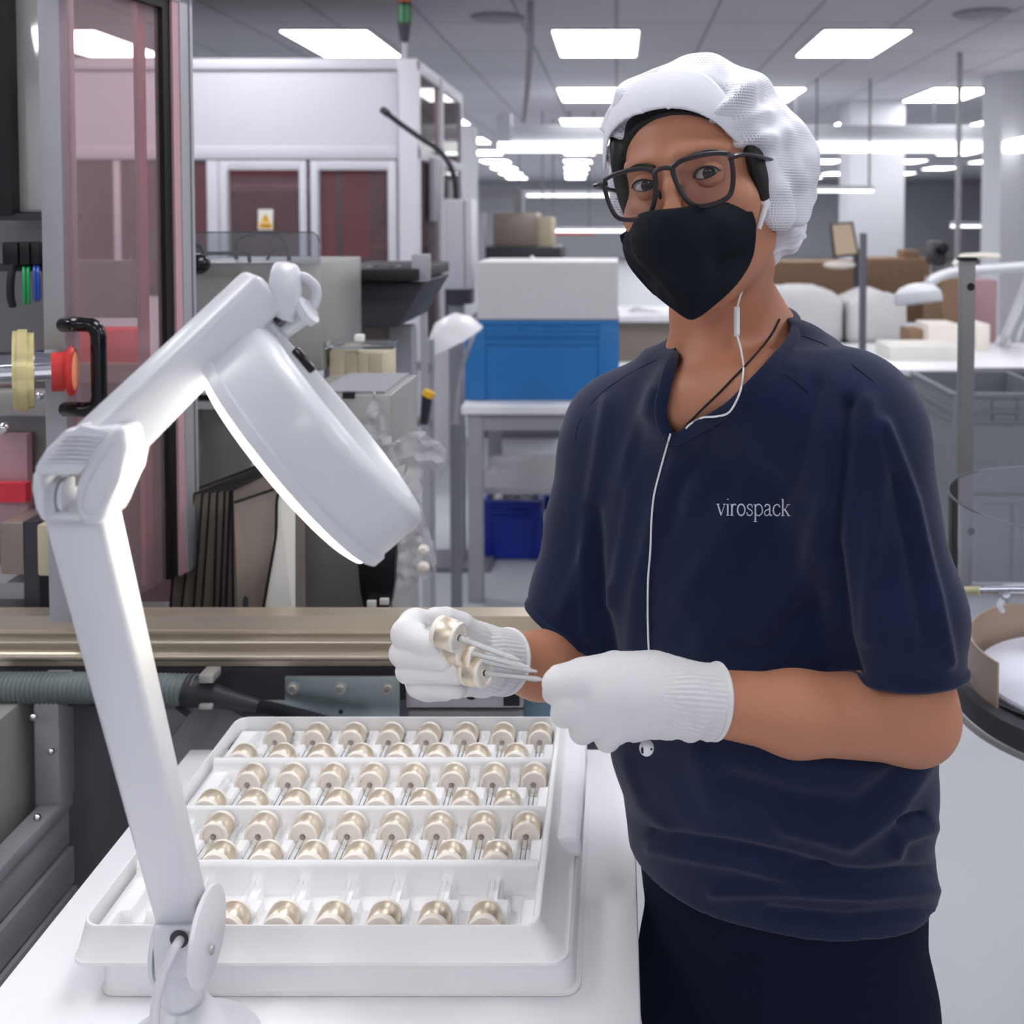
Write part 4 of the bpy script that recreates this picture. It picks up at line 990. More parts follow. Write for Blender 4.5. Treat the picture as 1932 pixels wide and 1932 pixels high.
# post and door
z0, z1 = .92, 1.90
a = at(83, 500, 1.43); b = at(124, 500, 1.43)
MB().box(a.x, b.x, 1.425, 1.465, z0, z1, bev=.002).build('corner_post', 'alu', mc)
def dpl(px):      # the door stands slightly open: distance along its plane
    t = (px-137)/(345-137); return 1/((1-t)/1.415+t/1.665)
def dv(px, z): Y = dpl(px); p = at(px, 400, Y); return Vector((p.x, Y, z))
dn_ = Vector((-.75, -.66, 0)).normalized()
def dstrip(p0, p1, za, zb, thick, off=0): 
    d = (dv(345, 0)-dv(137, 0)).normalized(); n = Vector((d.y, -d.x, 0)); P = [dv(p0, za), dv(p1, za), dv(p1, zb), dv(p0, zb)]
    return MB().prism([p+n*off for p in P], n*thick)
door = dstrip(322, 346, z0, z1, .022, -.002).build('door', 'alu', mc)
dstrip(122, 346, 1.800, 1.88, .022, -.002).build('door_header', 'alu', door)
dstrip(310, 323, z0, 1.80, .018, 0).build('inner_frame', 'pink_trim', door)
dstrip(296, 311, z0, 1.785, .014, .0).build('gasket', 'black', door)
dstrip(137, 311, 1.785, 1.80, .014, .0).build('gasket', 'black', door)
dstrip(272, 286, z0, 1.785, .008, -.014).build('inner_frame', 'pink_trim', door)
dstrip(130, 298, z0, 1.79, .004, .002).build('tinted_pane', 'pink_pane', door)
dstrip(338, 339.5, z0, z1, .002, .0195).build('groove', 'grey_dark', door)
for za in (1.615, 1.650): 
    q = dv(336, za); MB().cyl(q+Vector((.008, -.022, 0)), q+Vector((.008, -.022, .031)), .0058, n=16).build('hinge', 'alu', door)
hY = 1.385
MB().tube(smooth_path([at(120, 613, 1.40), at(140, 612, hY), at(160, 612, hY), at(176, 616, hY), at(185, 632, hY), at(186, 660, hY), at(187, 720, hY), at(187, 750, hY), at(181, 766, hY), at(165, 772, hY), at(145, 772, hY), at(124, 772, 1.40)], 5), .0098, 16).build('pull_handle', 'black_gloss', door)
# back plate and instruments at the far left
qbox(-60, 84, -40, 1172, 1.60, .02).build('back_plate', 'steel_dark', mc)
qbox(14, 80, -60, 402, 1.50, .07, bev=.004).build('polished_housing', 'polished', mc); qbox(-80, 13, -60, 405, 1.48, .07).build('black_housing', 'black', mc)
qbox(-60, 88, 402, 416, 1.485, .10).build('housing_base', 'charcoal', mc)
for x0_, x1_ in ((4, 33), (36, 55), (58, 75)):
    qbox(x0_, x1_, 457, 500, 1.46, .03, bev=.002).build('connector', 'black', mc)
qbox(-40, 86, 498, 512, 1.475, .02).build('connector_bar', 'charcoal', mc)
MB().tube(smooth_path([at(24, 500, 1.465), at(20, 530, 1.46), at(20, 560, 1.463), at(24, 577, 1.47)], 5), .0052, 10).build('black_tube', 'rubber', mc)
for pxs, m_, ya, yb in (((46, 54), 'tube_green', 505, 572), ((66, 73), 'tube_blue', 503, 566), ((84, 91), 'tube_red', 500, 560)):
    mb = MB()
    for px_ in pxs:
        c = at(px_, (ya+yb)/2, 1.465); rz = (yb-ya)/2*1.465/2000
        mb.tube([c+Vector((-.0085*math.cos(t), .015*math.cos(t), rz*math.sin(t))) for t in np.linspace(0, 2*math.pi, 33)[:-1]], .0024, 8, closed=True)
    mb.build('coiled_air_tube', m_, mc)
AX = Vector((.885, .466, 0)).normalized()
def xc(px0, px1, py, Y, r, name, m_, parent=mc, n=32):
    p = at(px0, py, Y); k = (px1-PCX)/FPX; q = p + AX*((k*p.y-p.x)/(AX.x-k*AX.y)); return MB().cyl(p, q, r, n=n).build(name, m_, parent), q
xc(-60, 104, 699, 1.33, .0215, 'shaft', 'chrome')
SY = at(-60, 699, 1.33); 
def sY(px): k = (px-PCX)/FPX; return (SY + AX*((k*SY.y-SY.x)/(AX.x-k*AX.y))).y
for x0_, x1_, r in ((25, 33, .051), (34, 40, .053), (41, 47, .053), (48, 60, .049)): xc(x0_, x1_, 699, sY(x0_), r, 'regulator_disc', 'pale_gold')
rb_, p = xc(97, 128, 702, sY(97)-.01, .0255, 'stop_button', 'red_plastic')
AX2 = Vector((.93, .30, 0))
MB().lathe([(0, .0), (.028, .0), (.0325, .004), (.0325, .007), (.029, .010), (0, .010)], p-AX*.004, AX2, 32).build('button_rim', 'red_plastic', rb_)
MB().lathe([(0, .0125), (.018, .012), (.027, .0095), (.027, .009)], p-AX*.004, AX2, 32).build('button_face', 'orange_face', rb_)
qbox(-40, 90, 738, 786, 1.55, .03, bev=.003).build('clamp_plate', 'steel', mc)
for a_, b_, r in ((75, 747, .006), (8, 808, .009)): MB().sphere(at(a_, b_, 1.53), r).build('ball_knob', 'chrome', mc)
qbox(-60, 50, 820, 1000, 1.58, .015).build('pink_cover', 'pink_trim', mc)
qbox(-60, 48, 912, 948, 1.56, .015).build('red_cover', 'red_panel', mc)
qbox(0, 50, 985, 1085, 1.50, .08, bev=.004).build('side_box', 'folder_face', mc); qbox(47, 72, 985, 1172, 1.50, .09).build('dark_bracket', 'charcoal', mc)
qbox(70, 112, 990, 1088, 1.475, .03, bev=.004).build('cream_box', 'beige', mc)
qbox(-60, 45, 1100, 1130, 1.50, .08).build('shelf_plate', 'grey_paint', mc)
# things seen through the tinted door
qbox(110, 315, 720, 1180, 1.90, .02).build('inner_panel', 'maroon', mc)
qbox(118, 300, 688, 722, 1.85, .12).build('inner_shelf', 'folder_face', mc)
qbox(100, 262, 492, 600, 2.05, .03).build('inner_plate', 'steel_dark', mc)
o = qbox(110, 252, 622, 690, 1.88, .06, bev=.003).build('container', 'red_panel'); tag(o, 'red box seen through the pink tinted machine door', 'box')
# under the ledge
MB().box(-.98, -.515, 1.486, 1.79, .790, .815).build('inner_floor', 'steel_dark', mc)
MB().box(-.98, 0, 1.56, 1.58, 0, .846).build('lower_panel', 'grey_dark', mc)
def hose(pts, r, pitch, depth, name, m_, parent=mc):
    P = smooth_path(pts, 24); L_ = [0]
    for i in range(1, len(P)): L_.append(L_[-1]+(P[i]-P[i-1]).length)
    n = int(L_[-1]/pitch*6); out = []; j = 0
    for i in range(n+1):
        s_ = L_[-1]*i/n
        while j < len(L_)-2 and L_[j+1] < s_: j += 1
        t = (s_-L_[j])/max(1e-9, L_[j+1]-L_[j]); out.append(P[j].lerp(P[j+1], t))
    return MB().tube(out, [r+depth*math.cos(i/6*2*math.pi) for i in range(n+1)], 18).build(name, m_, parent, sharp=80)
hose([at(-30, 1298, 1.415), at(150, 1298, 1.415), at(300, 1300, 1.415), at(372, 1302, 1.415)], .0195, .0062, .0016, 'ribbed_hose', 'hose_green')
MB().tube(smooth_path([at(352, 1302, 1.415), at(385, 1308, 1.413), at(425, 1318, 1.41), at(492, 1334, 1.41)], 6), [.0215]*4+[.020-.0008*i for i in range(15)], 18).build('rubber_sleeve', 'rubber', mc)
MB().tube(smooth_path([at(440, 1322, 1.42), at(480, 1345, 1.42), at(512, 1362, 1.42)], 6), .011, 14).build('rubber_sleeve', 'rubber', mc)
hose([at(488, 1332, 1.40), at(545, 1346, 1.40), at(600, 1360, 1.395), at(680, 1384, 1.39)], .0088, .0034, .0011, 'ribbed_hose', 'rubber')
qbox(374, 402, 1274, 1290, 1.39, .03, bev=.002).build('hose_clamp', 'steel', mc); qbox(374, 400, 1330, 1340, 1.39, .03, bev=.002).build('hose_clamp', 'steel', mc)
qbox(-20, 420, 1325, 1331, 1.43, .02).build('hose_rail', 'black', mc)
br_ = qbox(538, 753, 1278, 1372, 1.425, .006, bev=.001).build('bracket_plate', 'galv', mc)
for a_ in (553, 643, 733):
    c = at(a_, 1299, 1.425); b = MB(); b.lathe([(0, 0), (.0092, 0), (.0092, .0012), (.0066, .0014), (.0066, .005), (.0056, .006), (.0036, .006), (.0034, .003), (0, .003)], c, (0, -1, 0), 24); b.build('bolt', 'steel', br_)
MB().lathe([(0, 0), (.0030, 0), (.0030, .001), (0, .001)], at(643, 1343, 1.425), (0, -1, 0), 16).build('screw_hole', 'black', br_)
qbox(766, 987, 1298, 1336, 1.44, .05, bev=.002).build('aluminium_profile', 'alu', mc); qbox(770, 987, 1342, 1450, 1.45, .02, bev=.001).build('cover_panel', 'grey_paint', mc)
MB().lathe([(0, 0), (.0058, 0), (.0058, .001), (.0082, .001), (.0082, 0)], at(889, 1309, 1.44), (0, -1, 0), 24).build('round_hole', 'black', mc); qbox(950, 980, 1310, 1332, 1.436, .004).build('port', 'black', mc)
qbox(985, 1080, 1318, 1470, 1.47, .02).build('blue_panel', 'light_blue', mc)
qbox(282, 536, 1331, 1470, 1.50, .02).build('grey_panel', 'grey_paint', mc); MB().beam(at(302, 1398, 1.44), at(345, 1340, 1.44), .016, .02).build('diagonal_brace', 'grey_dark', mc)
# lower frame running toward the camera at the left of the bench
for za, zb, xx, w_, m_ in ((.660, .677, -.752, .03, 'grey_paint'), (.604, .655, -.758, .03, 'grey_paint'), (.550, .600, -.752, .03, 'alu'), (.42, .545, -.748, .025, 'alu')):
    MB().box(xx-w_, xx, .35, 1.44, za, zb, bev=.0015).build('side_rail', m_, mc)
MB().box(-.785, -.752, 1.405, 1.445, .677, .846, bev=.001).build('side_post', 'grey_paint', mc)
MB().box(-.87, -.80, .35, 1.43, .30, .82).build('side_panel', 'steel', mc); MB().box(-.798, -.790, .5, 1.30, .50, .80).build('side_plate', 'steel_dark', mc)
MB().box(-.7475, -.7465, .35, 1.2, .50, .508).build('slot', 'black', mc); MB().box(-.7475, -.744, .35, 1.0, .20, .50).build('side_cover', 'grey_dark', mc)
for p_ in ((63, 1353), (96, 1418), (70, 1543)): MB().sphere(at(*p_, 1.39 if p_[1] < 1500 else 1.30), .0048, n=12).build('ball_screw', 'chrome', mc)
for y_ in (.45, 1.40): MB().box(-.80, -.76, y_-.02, y_+.02, 0, .42).build('foot', 'grey_dark', mc)
MB().box(-.95, -.91, 1.44, 1.48, 0, .8).build('foot', 'grey_dark', mc); MB().box(-.05, -.01, 1.47, 1.51, 0, .8).build('foot', 'grey_dark', mc)

# ---- second unit: steel housing with clear guard
ho = thing('feeder_housing', (-.68, 1.95, 0), 'grey metal housing with clear guard behind the lamp arm', 'machine')
qbox(348, 606, 495, 700, 1.92, .30, bev=.003).build('upper_box', 'steel', ho)
qbox(345, 452, 600, 690, 1.90, .02).build('window', 'charcoal', ho)
for px_ in (372, 396): qbox(px_, px_+3, 602, 690, 1.893, .006).build('window_bar', 'grey_dark', ho)
qbox(346, 470, 735, 744, 1.80, .10).build('white_bar', 'white_panel', ho); qbox(346, 470, 745, 757, 1.82, .05).build('gap', 'black', ho); qbox(346, 470, 758, 772, 1.80, .10).build('white_bar', 'alu', ho)
qbox(354, 562, 700, 1180, 1.90, .03).build('steel_panel', 'steel', ho); qbox(344, 358, 600, 1180, 1.82, .05).build('upright', 'alu', ho)
g = at(350, 438, 1.90); g2 = at(604, 495, 1.90); rp_ = [(g.x-.1, g2.z), (g2.x, g2.z), (g2.x, g.z-.02), (g2.x-.004, g.z-.007), (g2.x-.012, g.z), (g.x-.1, g.z)]
MB().prism([(x, 1.90, z) for x, z in rp_], (0, .004, 0)).build('clear_guard', 'clear_sheet', ho)
MB().tube([Vector((x, 1.90, z)) for x, z in rp_[2:]], .0011, 6).build('guard_edge', 'charcoal', ho)
mb = MB(); mb.sphere(at(372, 498, 1.80), .020, (1.1, 1, .9), n=20); mb.build('black_sensor', 'black_gloss', ho)
MB().tube(smooth_path([at(352, 470, 1.85), at(372, 462, 1.85), at(384, 480, 1.82), at(380, 492, 1.8)], 5), .004, 8).build('sensor_cable', 'rubber', ho)
MB().tube(smooth_path([at(350, 478, 1.93), at(400, 478, 1.93), at(462, 478, 1.93), at(470, 486, 1.93), at(470, 496, 1.93)], 4), .0035, 8).build('black_rail', 'rubber', ho)
MB().tube(smooth_path([at(446, 490, 2.0), at(446, 462, 2.0), at(462, 444, 2.0), at(520, 440, 2.0), at(540, 462, 2.0), at(546, 492, 2.0)], 5), .004, 8).build('cable_loop', 'rubber', ho)
MB().tube(smooth_path([at(503, 494, 2.02), at(512, 476, 2.02), at(530, 468, 2.02), at(545, 480, 2.02)], 5), .003, 8).build('cable_loop', 'rubber', ho)
qbox(474, 546, 874, 881, 1.74, .05, bev=.001).build('hook_rail', 'white_panel', ho)
for px_ in range(502, 546, 6): qbox(px_, px_+3, 881, 889, 1.745, .03).build('hook', 'grey_paint', ho)
for x_ in (-.78, -.56): MB().box(x_-.02, x_+.02, 1.94, 2.0, 0, .80).build('leg', 'grey_dark', ho)

# ---- folders standing behind the ledge
FN = ('leftmost', 'second from the left', 'third from the left', 'fourth from the left', 'fifth from the left', 'sixth from the left', 'seventh from the left', 'eighth from the left')
for i, (bx, tx, ty, wr_) in enumerate(((318, 338, 934, 200), (338, 366, 932, 190), (362, 382, 930, 185), (378, 396, 929, 180), (402, 410, 928, 170), (413, 424, 927, 165), (424, 434, 927, 160), (440, 438, 925, 120))):
    Y = 1.66-.012*i; bl = at(bx, 1190, Y); tl = at(tx, ty, Y); d = Vector((.55, .45, 0)).normalized()*(.17-.008*i)
    rise = Vector((0, 0, .038)); o = thing('document_folder', (bl.x, Y, bl.z), 'grey document folder with black edge standing behind the steel ledge, %s' % FN[i], 'folder', 'folders standing behind the ledge')
    n_ = Vector((-.63, .77, 0))
    MB().prism([bl+n_*.001, bl+d+n_*.001, tl+d+rise+n_*.001, tl+n_*.001], n_*.0035).build('cover', 'folder_face', o)
    MB().tube([bl, tl, tl+d+rise], .0021, 6).build('edge_binding', 'folder_edge', o)
bl = at(430, 1190, 1.565)
o = thing('document_folder', (bl.x, 1.565, bl.z), 'broad beige folder with a small black mark, front of the row behind the ledge', 'folder', 'folders standing behind the ledge')
MB().prism([at(450, 1192, 1.555), at(500, 1192, 1.57), at(540, 915, 1.57), at(442, 948, 1.555)], (0, .004, 0)).build('cover', 'folder_face', o)
MB().tube([at(442, 948, 1.553), at(540, 915, 1.568)], .0022, 6).build('edge_binding', 'folder_edge', o)
mb = MB(); mb.prism([at(463+5*math.cos(t), 1138+14*math.sin(t), 1.553) for t in np.linspace(0, 2*math.pi, 13)[:-1]], (0, .001, 0)); mb.box(*sorted((at(461.5, 0, 1.553).x, at(464.5, 0, 1.553).x)), 1.553, 1.5545, at(0, 1185, 1.553).z, at(0, 1150, 1.553).z); mb.build('mark', 'charcoal', o)
o = thing('document_folder', tuple(at(510, 1190, 1.56)), 'pale translucent folder with curved black edge right of the broad beige one', 'folder', 'folders standing behind the ledge')
MB().prism([at(494, 1192, 1.548), at(556, 1192, 1.56), at(556, 918, 1.56), at(526, 932, 1.548)], (0, .003, 0)).build('cover', 'paper', o)
MB().tube(smooth_path([at(490, 1190, 1.545), at(505, 1100, 1.545), at(520, 1010, 1.545), at(524, 934, 1.545), at(548, 916, 1.553)], 5), .0022, 6).build('edge_binding', 'folder_edge', o)

# ---- steel bin with bags
bn = thing('steel_bin', (-.5, 1.75, 0), 'steel box standing right of the folders, plastic bags hung on it', 'bin')
qbox(560, 738, 745, 1240, 1.68, .22, bev=.003).build('body', 'steel', bn); qbox(556, 562, 900, 1200, 1.672, .01).build('edge_strip', 'white_panel', bn)
qbox(600, 726, 738, 746, 1.69, .2).build('rim', 'grey_paint', bn); qbox(646, 668, 741, 752, 1.675, .01).build('slot', 'black', bn)
for x_ in (-.48, -.38): MB().box(x_-.02, x_+.02, 1.72, 1.78, 0, .83).build('leg', 'grey_dark', bn)
P = [(668, 1000), (748, 1000), (744, 1100), (738, 1140), (722, 1157), (700, 1157), (684, 1145), (680, 1120)]
o = MB().prism([at(x, y, 1.655) for x, y in P], (0, .022, 0), .003).build('pouch', 'black'); tag(o, 'black rounded pouch hanging below the lamp head', 'pouch')
q = thing('parts_cup', tuple(at(712, 1145, 1.65)), 'small cup of white and red parts at the bottom of the black pouch', 'cup')
qbox(692, 709, 1134, 1150, 1.648, .006, bev=.001).build('white_part', 'paper', q); qbox(716, 733, 1130, 1142, 1.648, .006, bev=.001).build('white_part', 'paper', q); qbox(700, 724, 1150, 1155, 1.648, .006, bev=.001).build('red_part', 'red_plastic', q)
def film(name, label, outline, Y, amp, mtl, seed, cat='bag', thick=.05, extra=None):
    """crumpled sheet with real folds"""
    pts = [at(x, y, Y) for x, y in outline]; mb = MB(); f = mb.face([mb.v(p) for p in pts]); bmesh.ops.triangulate(mb.bm, faces=mb.bm.faces)
    for _ in range(5):
        es = [e for e in mb.bm.edges if e.calc_length() > .008]
        if not es: break
        bmesh.ops.subdivide_edges(mb.bm, edges=es, cuts=1); bmesh.ops.triangulate(mb.bm, faces=mb.bm.faces)
    for v_ in mb.bm.verts:
        n1 = noise.noise(v_.co*30+Vector((seed, 0, 0))); n2 = noise.noise(v_.co*80+Vector((0, seed, 0))); v_.co += Vector((n2*.003, (abs(n1)*1.0+n2*.25)*amp, n1*.003))
    o = mb.build(name, mtl, sharp=18); tag(o, label, cat); return o
film('plastic_bag', 'crumpled clear film bag sticking up beside the lamp head, spiky top', [(672, 800), (690, 782), (705, 735), (712, 790), (722, 775), (730, 800), (742, 850), (756, 880), (735, 890), (700, 880), (676, 850)], 1.66, .02, 'film', 1)
film('plastic_bag', 'whitish translucent packet leaning to the right above the hanging bag', [(738, 838), (768, 818), (800, 815), (842, 850), (830, 902), (800, 878), (780, 862), (752, 868)], 1.64, .014, 'film', 4)
film('plastic_bag', 'long clear plastic bag hanging down with two round caps inside', [(768, 862), (790, 880), (800, 905), (794, 960), (812, 1010), (822, 1060), (812, 1085), (802, 1098), (790, 1090), (778, 1102), (765, 1128), (748, 1110), (760, 1050), (768, 980), (762, 910)], 1.63, .014, 'film', 9)
for i, y_ in enumerate((1038, 1070)):
    o = thing('loose_cap', tuple(at(799, y_, 1.622)), '%s round pearly cap inside the hanging clear bag' % ('upper', 'lower')[i], 'cap')
    MB().lathe([(0, .006), (.005, .005), (.0075, .002), (.009, .002), (.0095, 0), (0, 0)], at(799, y_, 1.622), (0, -1, 0), 24).build('shell', 'cream', o)
o = film('paper_sheet', 'white sheet of paper behind the tip of the lamp head', [(722, 890), (766, 876), (762, 950), (752, 1040), (735, 1020)], 1.67, .006, 'paper', 3, 'paper')
# binders in a clear stand
st = thing('file_stand', tuple(at(680, 770, 1.95)), 'clear plastic stand holding beige files right of the lamp joint', 'stand')
qbox(612, 742, 645, 660, 1.93, .05, bev=.004).build('stand_rim', 'clear_sheet', st); qbox(610, 744, 760, 770, 1.93, .2, bev=.002).build('stand_base', 'grey_paint', st); qbox(668, 684, 632, 648, 1.94, .02, bev=.002).build('peg', 'paper', st)
for x_ in (-.50, -.42): MB().box(x_-.01, x_+.01, 2.0, 2.04, 0, at(0, 769, 1.95).z).build('support', 'grey_dark', st)
for i, (x0_, x1_) in enumerate(((622, 650), (652, 672), (674, 694), (696, 722))):
    o = qbox(x0_, x1_, 662+i*2, 759.7, 1.95+.004*i, .12, bev=.002).build('paper_file', 'beige'); tag(o, 'beige paper file in the clear stand, %s' % FN[i], 'file', 'files in the clear stand')
# dark hopper
hp = thing('hopper', tuple(at(700, 615, 2.4)[:2])+(0,), 'black metal hopper tray with sloping end, left of the grey control box', 'hopper')
MB().prism([at(608, 532, 2.35), at(802, 532, 2.35), at(752, 616, 2.35), at(608, 616, 2.35)], (0, .35, 0), .004).build('chute', 'charcoal', hp)
qbox(606, 786, 508, 531, 2.3, .45, bev=.003).build('tray_rim', 'black', hp)
qbox(776, 806, 480, 532, 2.33, .05, bev=.003).build('grey_block', 'grey_paint', hp); qbox(738, 776, 616, 1060, 2.45, .06).build('upright', 'grey_paint', hp); qbox(614, 640, 616, 1000, 2.5, .06).build('upright', 'grey_dark', hp)
qbox(640, 740, 618, 665, 2.46, .03).build('cross_panel', 'folder_face', hp); MB().box(-.68, -.43, 2.40, 2.62, 0, .09).build('base', 'grey_dark', hp); MB().box(-.53, -.50, 2.48, 2.54, .09, .8).build('upright', 'grey_dark', hp)
for i in range(9): MB().sphere(at(640+i*14, 507-abs(3*math.sin(i*2.1)), 2.42), .007, (1, 1, .6), n=8).build('piece', 'rubber' if i % 2 else 'folder_face', hp)
# ================================================================== HALL: WHITE CABIN
mat('cabin', (205, 205, 212), .5, var=.015, scale=3); mat('seam_grey', (140, 140, 148), .6); mat('curtain', (200, 84, 102), .6, var=.12, scale=4); mat('yellow', (236, 180, 40), .5); mat('crate_blue', (44, 118, 184), .4, var=.03); mat('crate_dark_blue', (18, 44, 150), .4)
mat('cardboard', (140, 112, 90), .8, var=.08); mat('sack', (214, 212, 214), .85, bump=.3, bscale=25); mat('crate_grey', (122, 124, 132), .5); mat('signal_green', (30, 110, 60), .3); mat('signal_orange', (220, 90, 40), .3); mat('tan_panel', (200, 178, 152), .5)
mat('wood_band', (178, 148, 122), .35, var=.08, scale=8); mat('disc_white', (228, 228, 236), .3, var=.01)
clear('cabin_glass', (222, 196, 200), .10, gloss=.1); clear('acrylic', (246, 247, 250), .05, rough=.02, gloss=.07)
CY = 5.5
cab = thing('white_cabin', (-2.2, 6.3, 0), 'large white machine cabin with windowed doors at the back left', 'cabin')
X = lambda px, Y=CY: at(px, 400, Y).x
Zc = lambda py, Y=CY: at(966, py, Y).z
cx0, cx1 = -4.2, X(790); cy1 = 7.1; topz = Zc(110)
def cb(x0, x1, y0, y1, z0, z1, name, m_, par=cab, bev=.006): return MB().box(x0, x1, y0, y1, z0, z1, bev=bev).build(name, m_, par)
cb(cx0, cx1, CY, CY+.06, Zc(131), topz, 'top_beam', 'cabin'); cb(cx0, cx1-.06, CY+.015, CY+.03, Zc(276), Zc(130), 'fascia_panel', 'cabin', bev=0); cb(cx0, cx1, CY, CY+.06, Zc(300), Zc(275), 'middle_beam', 'cabin')
cb(X(750), cx1, CY-.004, CY+.08, 0, topz, 'corner_post', 'cabin', bev=.01)
cb(cx0, cx1, CY+.02, CY+.05, 0, Zc(560), 'lower_panel', 'cabin')
for a_, b_ in ((390, 412),): cb(X(a_), X(b_), CY, CY+.06, Zc(560), Zc(300), 'post', 'cabin')
cb(X(752), X(753), CY-.006, CY, Zc(560), Zc(131), 'seam', 'seam_grey', bev=0); cb(cx0, X(750), CY+.010, CY+.016, Zc(134), Zc(130.5), 'seam', 'seam_grey', bev=0); cb(cx0, X(750), CY+.008, CY+.016, Zc(277), Zc(275), 'seam', 'seam_grey', bev=0)
cb(cx0, X(750), CY-.002, CY+.002, Zc(302), Zc(300), 'seam', 'seam_grey', bev=0)
def cdoor(a_, b_, wa, wb, y0_=303, yw=321):
    d = cb(X(a_), X(wa), CY-.005, CY+.04, Zc(560), Zc(y0_), 'cabin_door', 'cabin', bev=.004)
    cb(X(wb), X(b_), CY-.005, CY+.04, Zc(560), Zc(y0_), 'stile', 'cabin', d, .004); cb(X(wa), X(wb), CY-.005, CY+.04, Zc(yw), Zc(y0_), 'door_rail', 'cabin', d, .004); cb(X(wa), X(wb), CY-.005, CY+.04, Zc(560), Zc(522), 'door_rail', 'cabin', d, .004)
    cb(X(wa), X(wb), CY+.015, CY+.02, Zc(522), Zc(yw), 'window_pane', 'cabin_glass', d, 0); cb(X(wa)-.006, X(wa)+.003, CY-.008, CY-.004, Zc(522), Zc(yw), 'window_seal', 'seam_grey', d, 0); return d
cdoor(414, 578, 432, 565); cdoor(586, 748, 603, 732); cdoor(250, 390, 268, 372) if 0 else None
cb(cx0, X(350), CY+.0, CY+.04, Zc(560), Zc(300), 'side_door', 'cabin') if 0 else None
for a_, b_ in ((140, 214), (226, 300), (350, 390)): cb(X(a_), X(b_), CY+.012, CY+.02, Zc(540), Zc(304), 'window_pane', 'cabin_glass', bev=0)
for a_, b_ in ((214, 226), (300, 350), (60, 140)): cb(X(a_), X(b_), CY, CY+.05, Zc(560), Zc(303), 'post', 'cabin', bev=.004)
# inside of the cabin
cb(cx0, cx1-.1, cy1-.06, cy1, 0, topz, 'rear_wall', 'grey_dark', bev=0); cb(cx0, cx1-.1, CY+.1, cy1-.1, .0, .72, 'inner_base', 'folder_face', bev=0)
for a_, b_, y_, c_ in ((300, 392, 5.9, 480), (602, 632, 5.7, 500), (648, 694, 5.8, 486)): cb(X(a_, y_), X(b_, y_), y_, y_+.02, Zc(c_, y_), Zc(312, y_), 'red_curtain', 'curtain', bev=0)
cb(X(430, 6.2), X(575, 6.2), 6.2, 6.5, Zc(360, 6.2), Zc(345, 6.2), 'inner_beam', 'cabin', bev=0); cb(X(430, 6.2), X(575, 6.2), 6.2, 6.5, Zc(330, 6.2), Zc(318, 6.2), 'inner_beam', 'curtain', bev=0); cb(X(455, 6.3), X(560, 6.3), 6.3, 6.5, Zc(520, 6.3), Zc(372, 6.3), 'inner_cabinet', 'folder_face', bev=0)
MB().beam(at(690, 470, 6.1), at(745, 360, 6.1), .05, .05).build('robot_arm', 'grey_dark', cab); cb(X(690, 6.2), X(745, 6.2), 6.2, 6.3, Zc(470, 6.2), Zc(460, 6.2), 'inner_shelf', 'tan', bev=0)
# right flank
cb(cx1-.03, cx1+.0, CY+.08, cy1, 0, .72, 'flank_panel', 'cabin', bev=0); cb(cx1-.06, cx1, cy1-.06, cy1, 0, topz, 'rear_post', 'cabin'); cb(cx1-.05, cx1, CY+.08, cy1-.06, topz-.07, topz, 'flank_beam', 'cabin'); cb(cx1-.05, cx1, CY+.08, cy1-.06, Zc(300), Zc(280), 'flank_beam', 'cabin')
cb(cx1-.02, cx1-.014, CY+.08, cy1-.06, .72, topz-.07, 'flank_pane', 'cabin_glass', bev=0); cb(cx1-.02, cx1+.01, 6.2, 6.26, .7, topz, 'post', 'cabin')
for y_, z0_, z1_ in ((5.8, 1.45, 1.8), (6.4, 1.2, 1.7), (6.7, 1.0, 1.5)): cb(cx1, cx1+.03, y_, y_+.2, z0_, z1_, 'flank_box', 'grey_paint' if y_ < 6.5 else 'charcoal')
o = MB().prism([at(487, 395, CY-.004), at(515, 395, CY-.004), at(515, 434, CY-.004), at(487, 434, CY-.004)], (0, .002, 0)).build('warning_sign', 'paper'); tag(o, 'small white warning sign with yellow triangle on the cabin door window', 'sign')
MB().prism([at(501, 402, CY-.006), at(510, 419, CY-.006), at(492, 419, CY-.006)], (0, .0015, 0)).build('triangle', 'yellow', o); MB().prism([at(489, 421, CY-.006), at(513, 421, CY-.006), at(513, 431, CY-.006), at(489, 431, CY-.006)], (0, .0015, 0)).build('band', 'yellow', o)
MB().prism([at(500.3, 407, CY-.0075), at(501.9, 407, CY-.0075), at(501.9, 415, CY-.0075), at(500.3, 415, CY-.0075)], (0, .001, 0)).build('exclamation_mark', 'charcoal', o); MB().prism([at(493, 425, CY-.0075), at(509, 425, CY-.0075), at(509, 427.5, CY-.0075), at(493, 427.5, CY-.0075)], (0, .001, 0)).build('text_line', 'charcoal', o)
sl_ = thing('signal_tower', tuple(at(764, 110, CY+.02)), 'signal tower light, orange over green over black, on the white cabin', 'signal light')
def zl(r0, y0_, r1, y1_, name, m_, Y=CY+.03, px=763, par=sl_):
    a_ = at(px, y0_, Y); b_ = at(px, y1_, Y); b_.x = a_.x; MB().cyl(a_, b_, r0, r1, n=20).build(name, m_, par)
zl(.014, 111, .014, 78, 'pole', 'alu'); zl(.020, 80, .036, 44, 'base', 'charcoal'); zl(.036, 44, .036, 12, 'green_lens', 'signal_green'); zl(.034, 12, .034, 4, 'joint', 'black'); zl(.036, 4, .036, -20, 'orange_lens', 'signal_orange')
o = MB().tube(smooth_path([at(727, 211, 4.6), at(748, 228, 4.6), at(790, 258, 4.55), at(826, 282, 4.5), at(846, 306, 4.47), at(857, 335, 4.46), at(860, 378, 4.46)], 6), .0115, 12).build('bent_hose', 'rubber'); tag(o, 'black bent hose rising from the grey control box across the white cabin corner', 'hose')
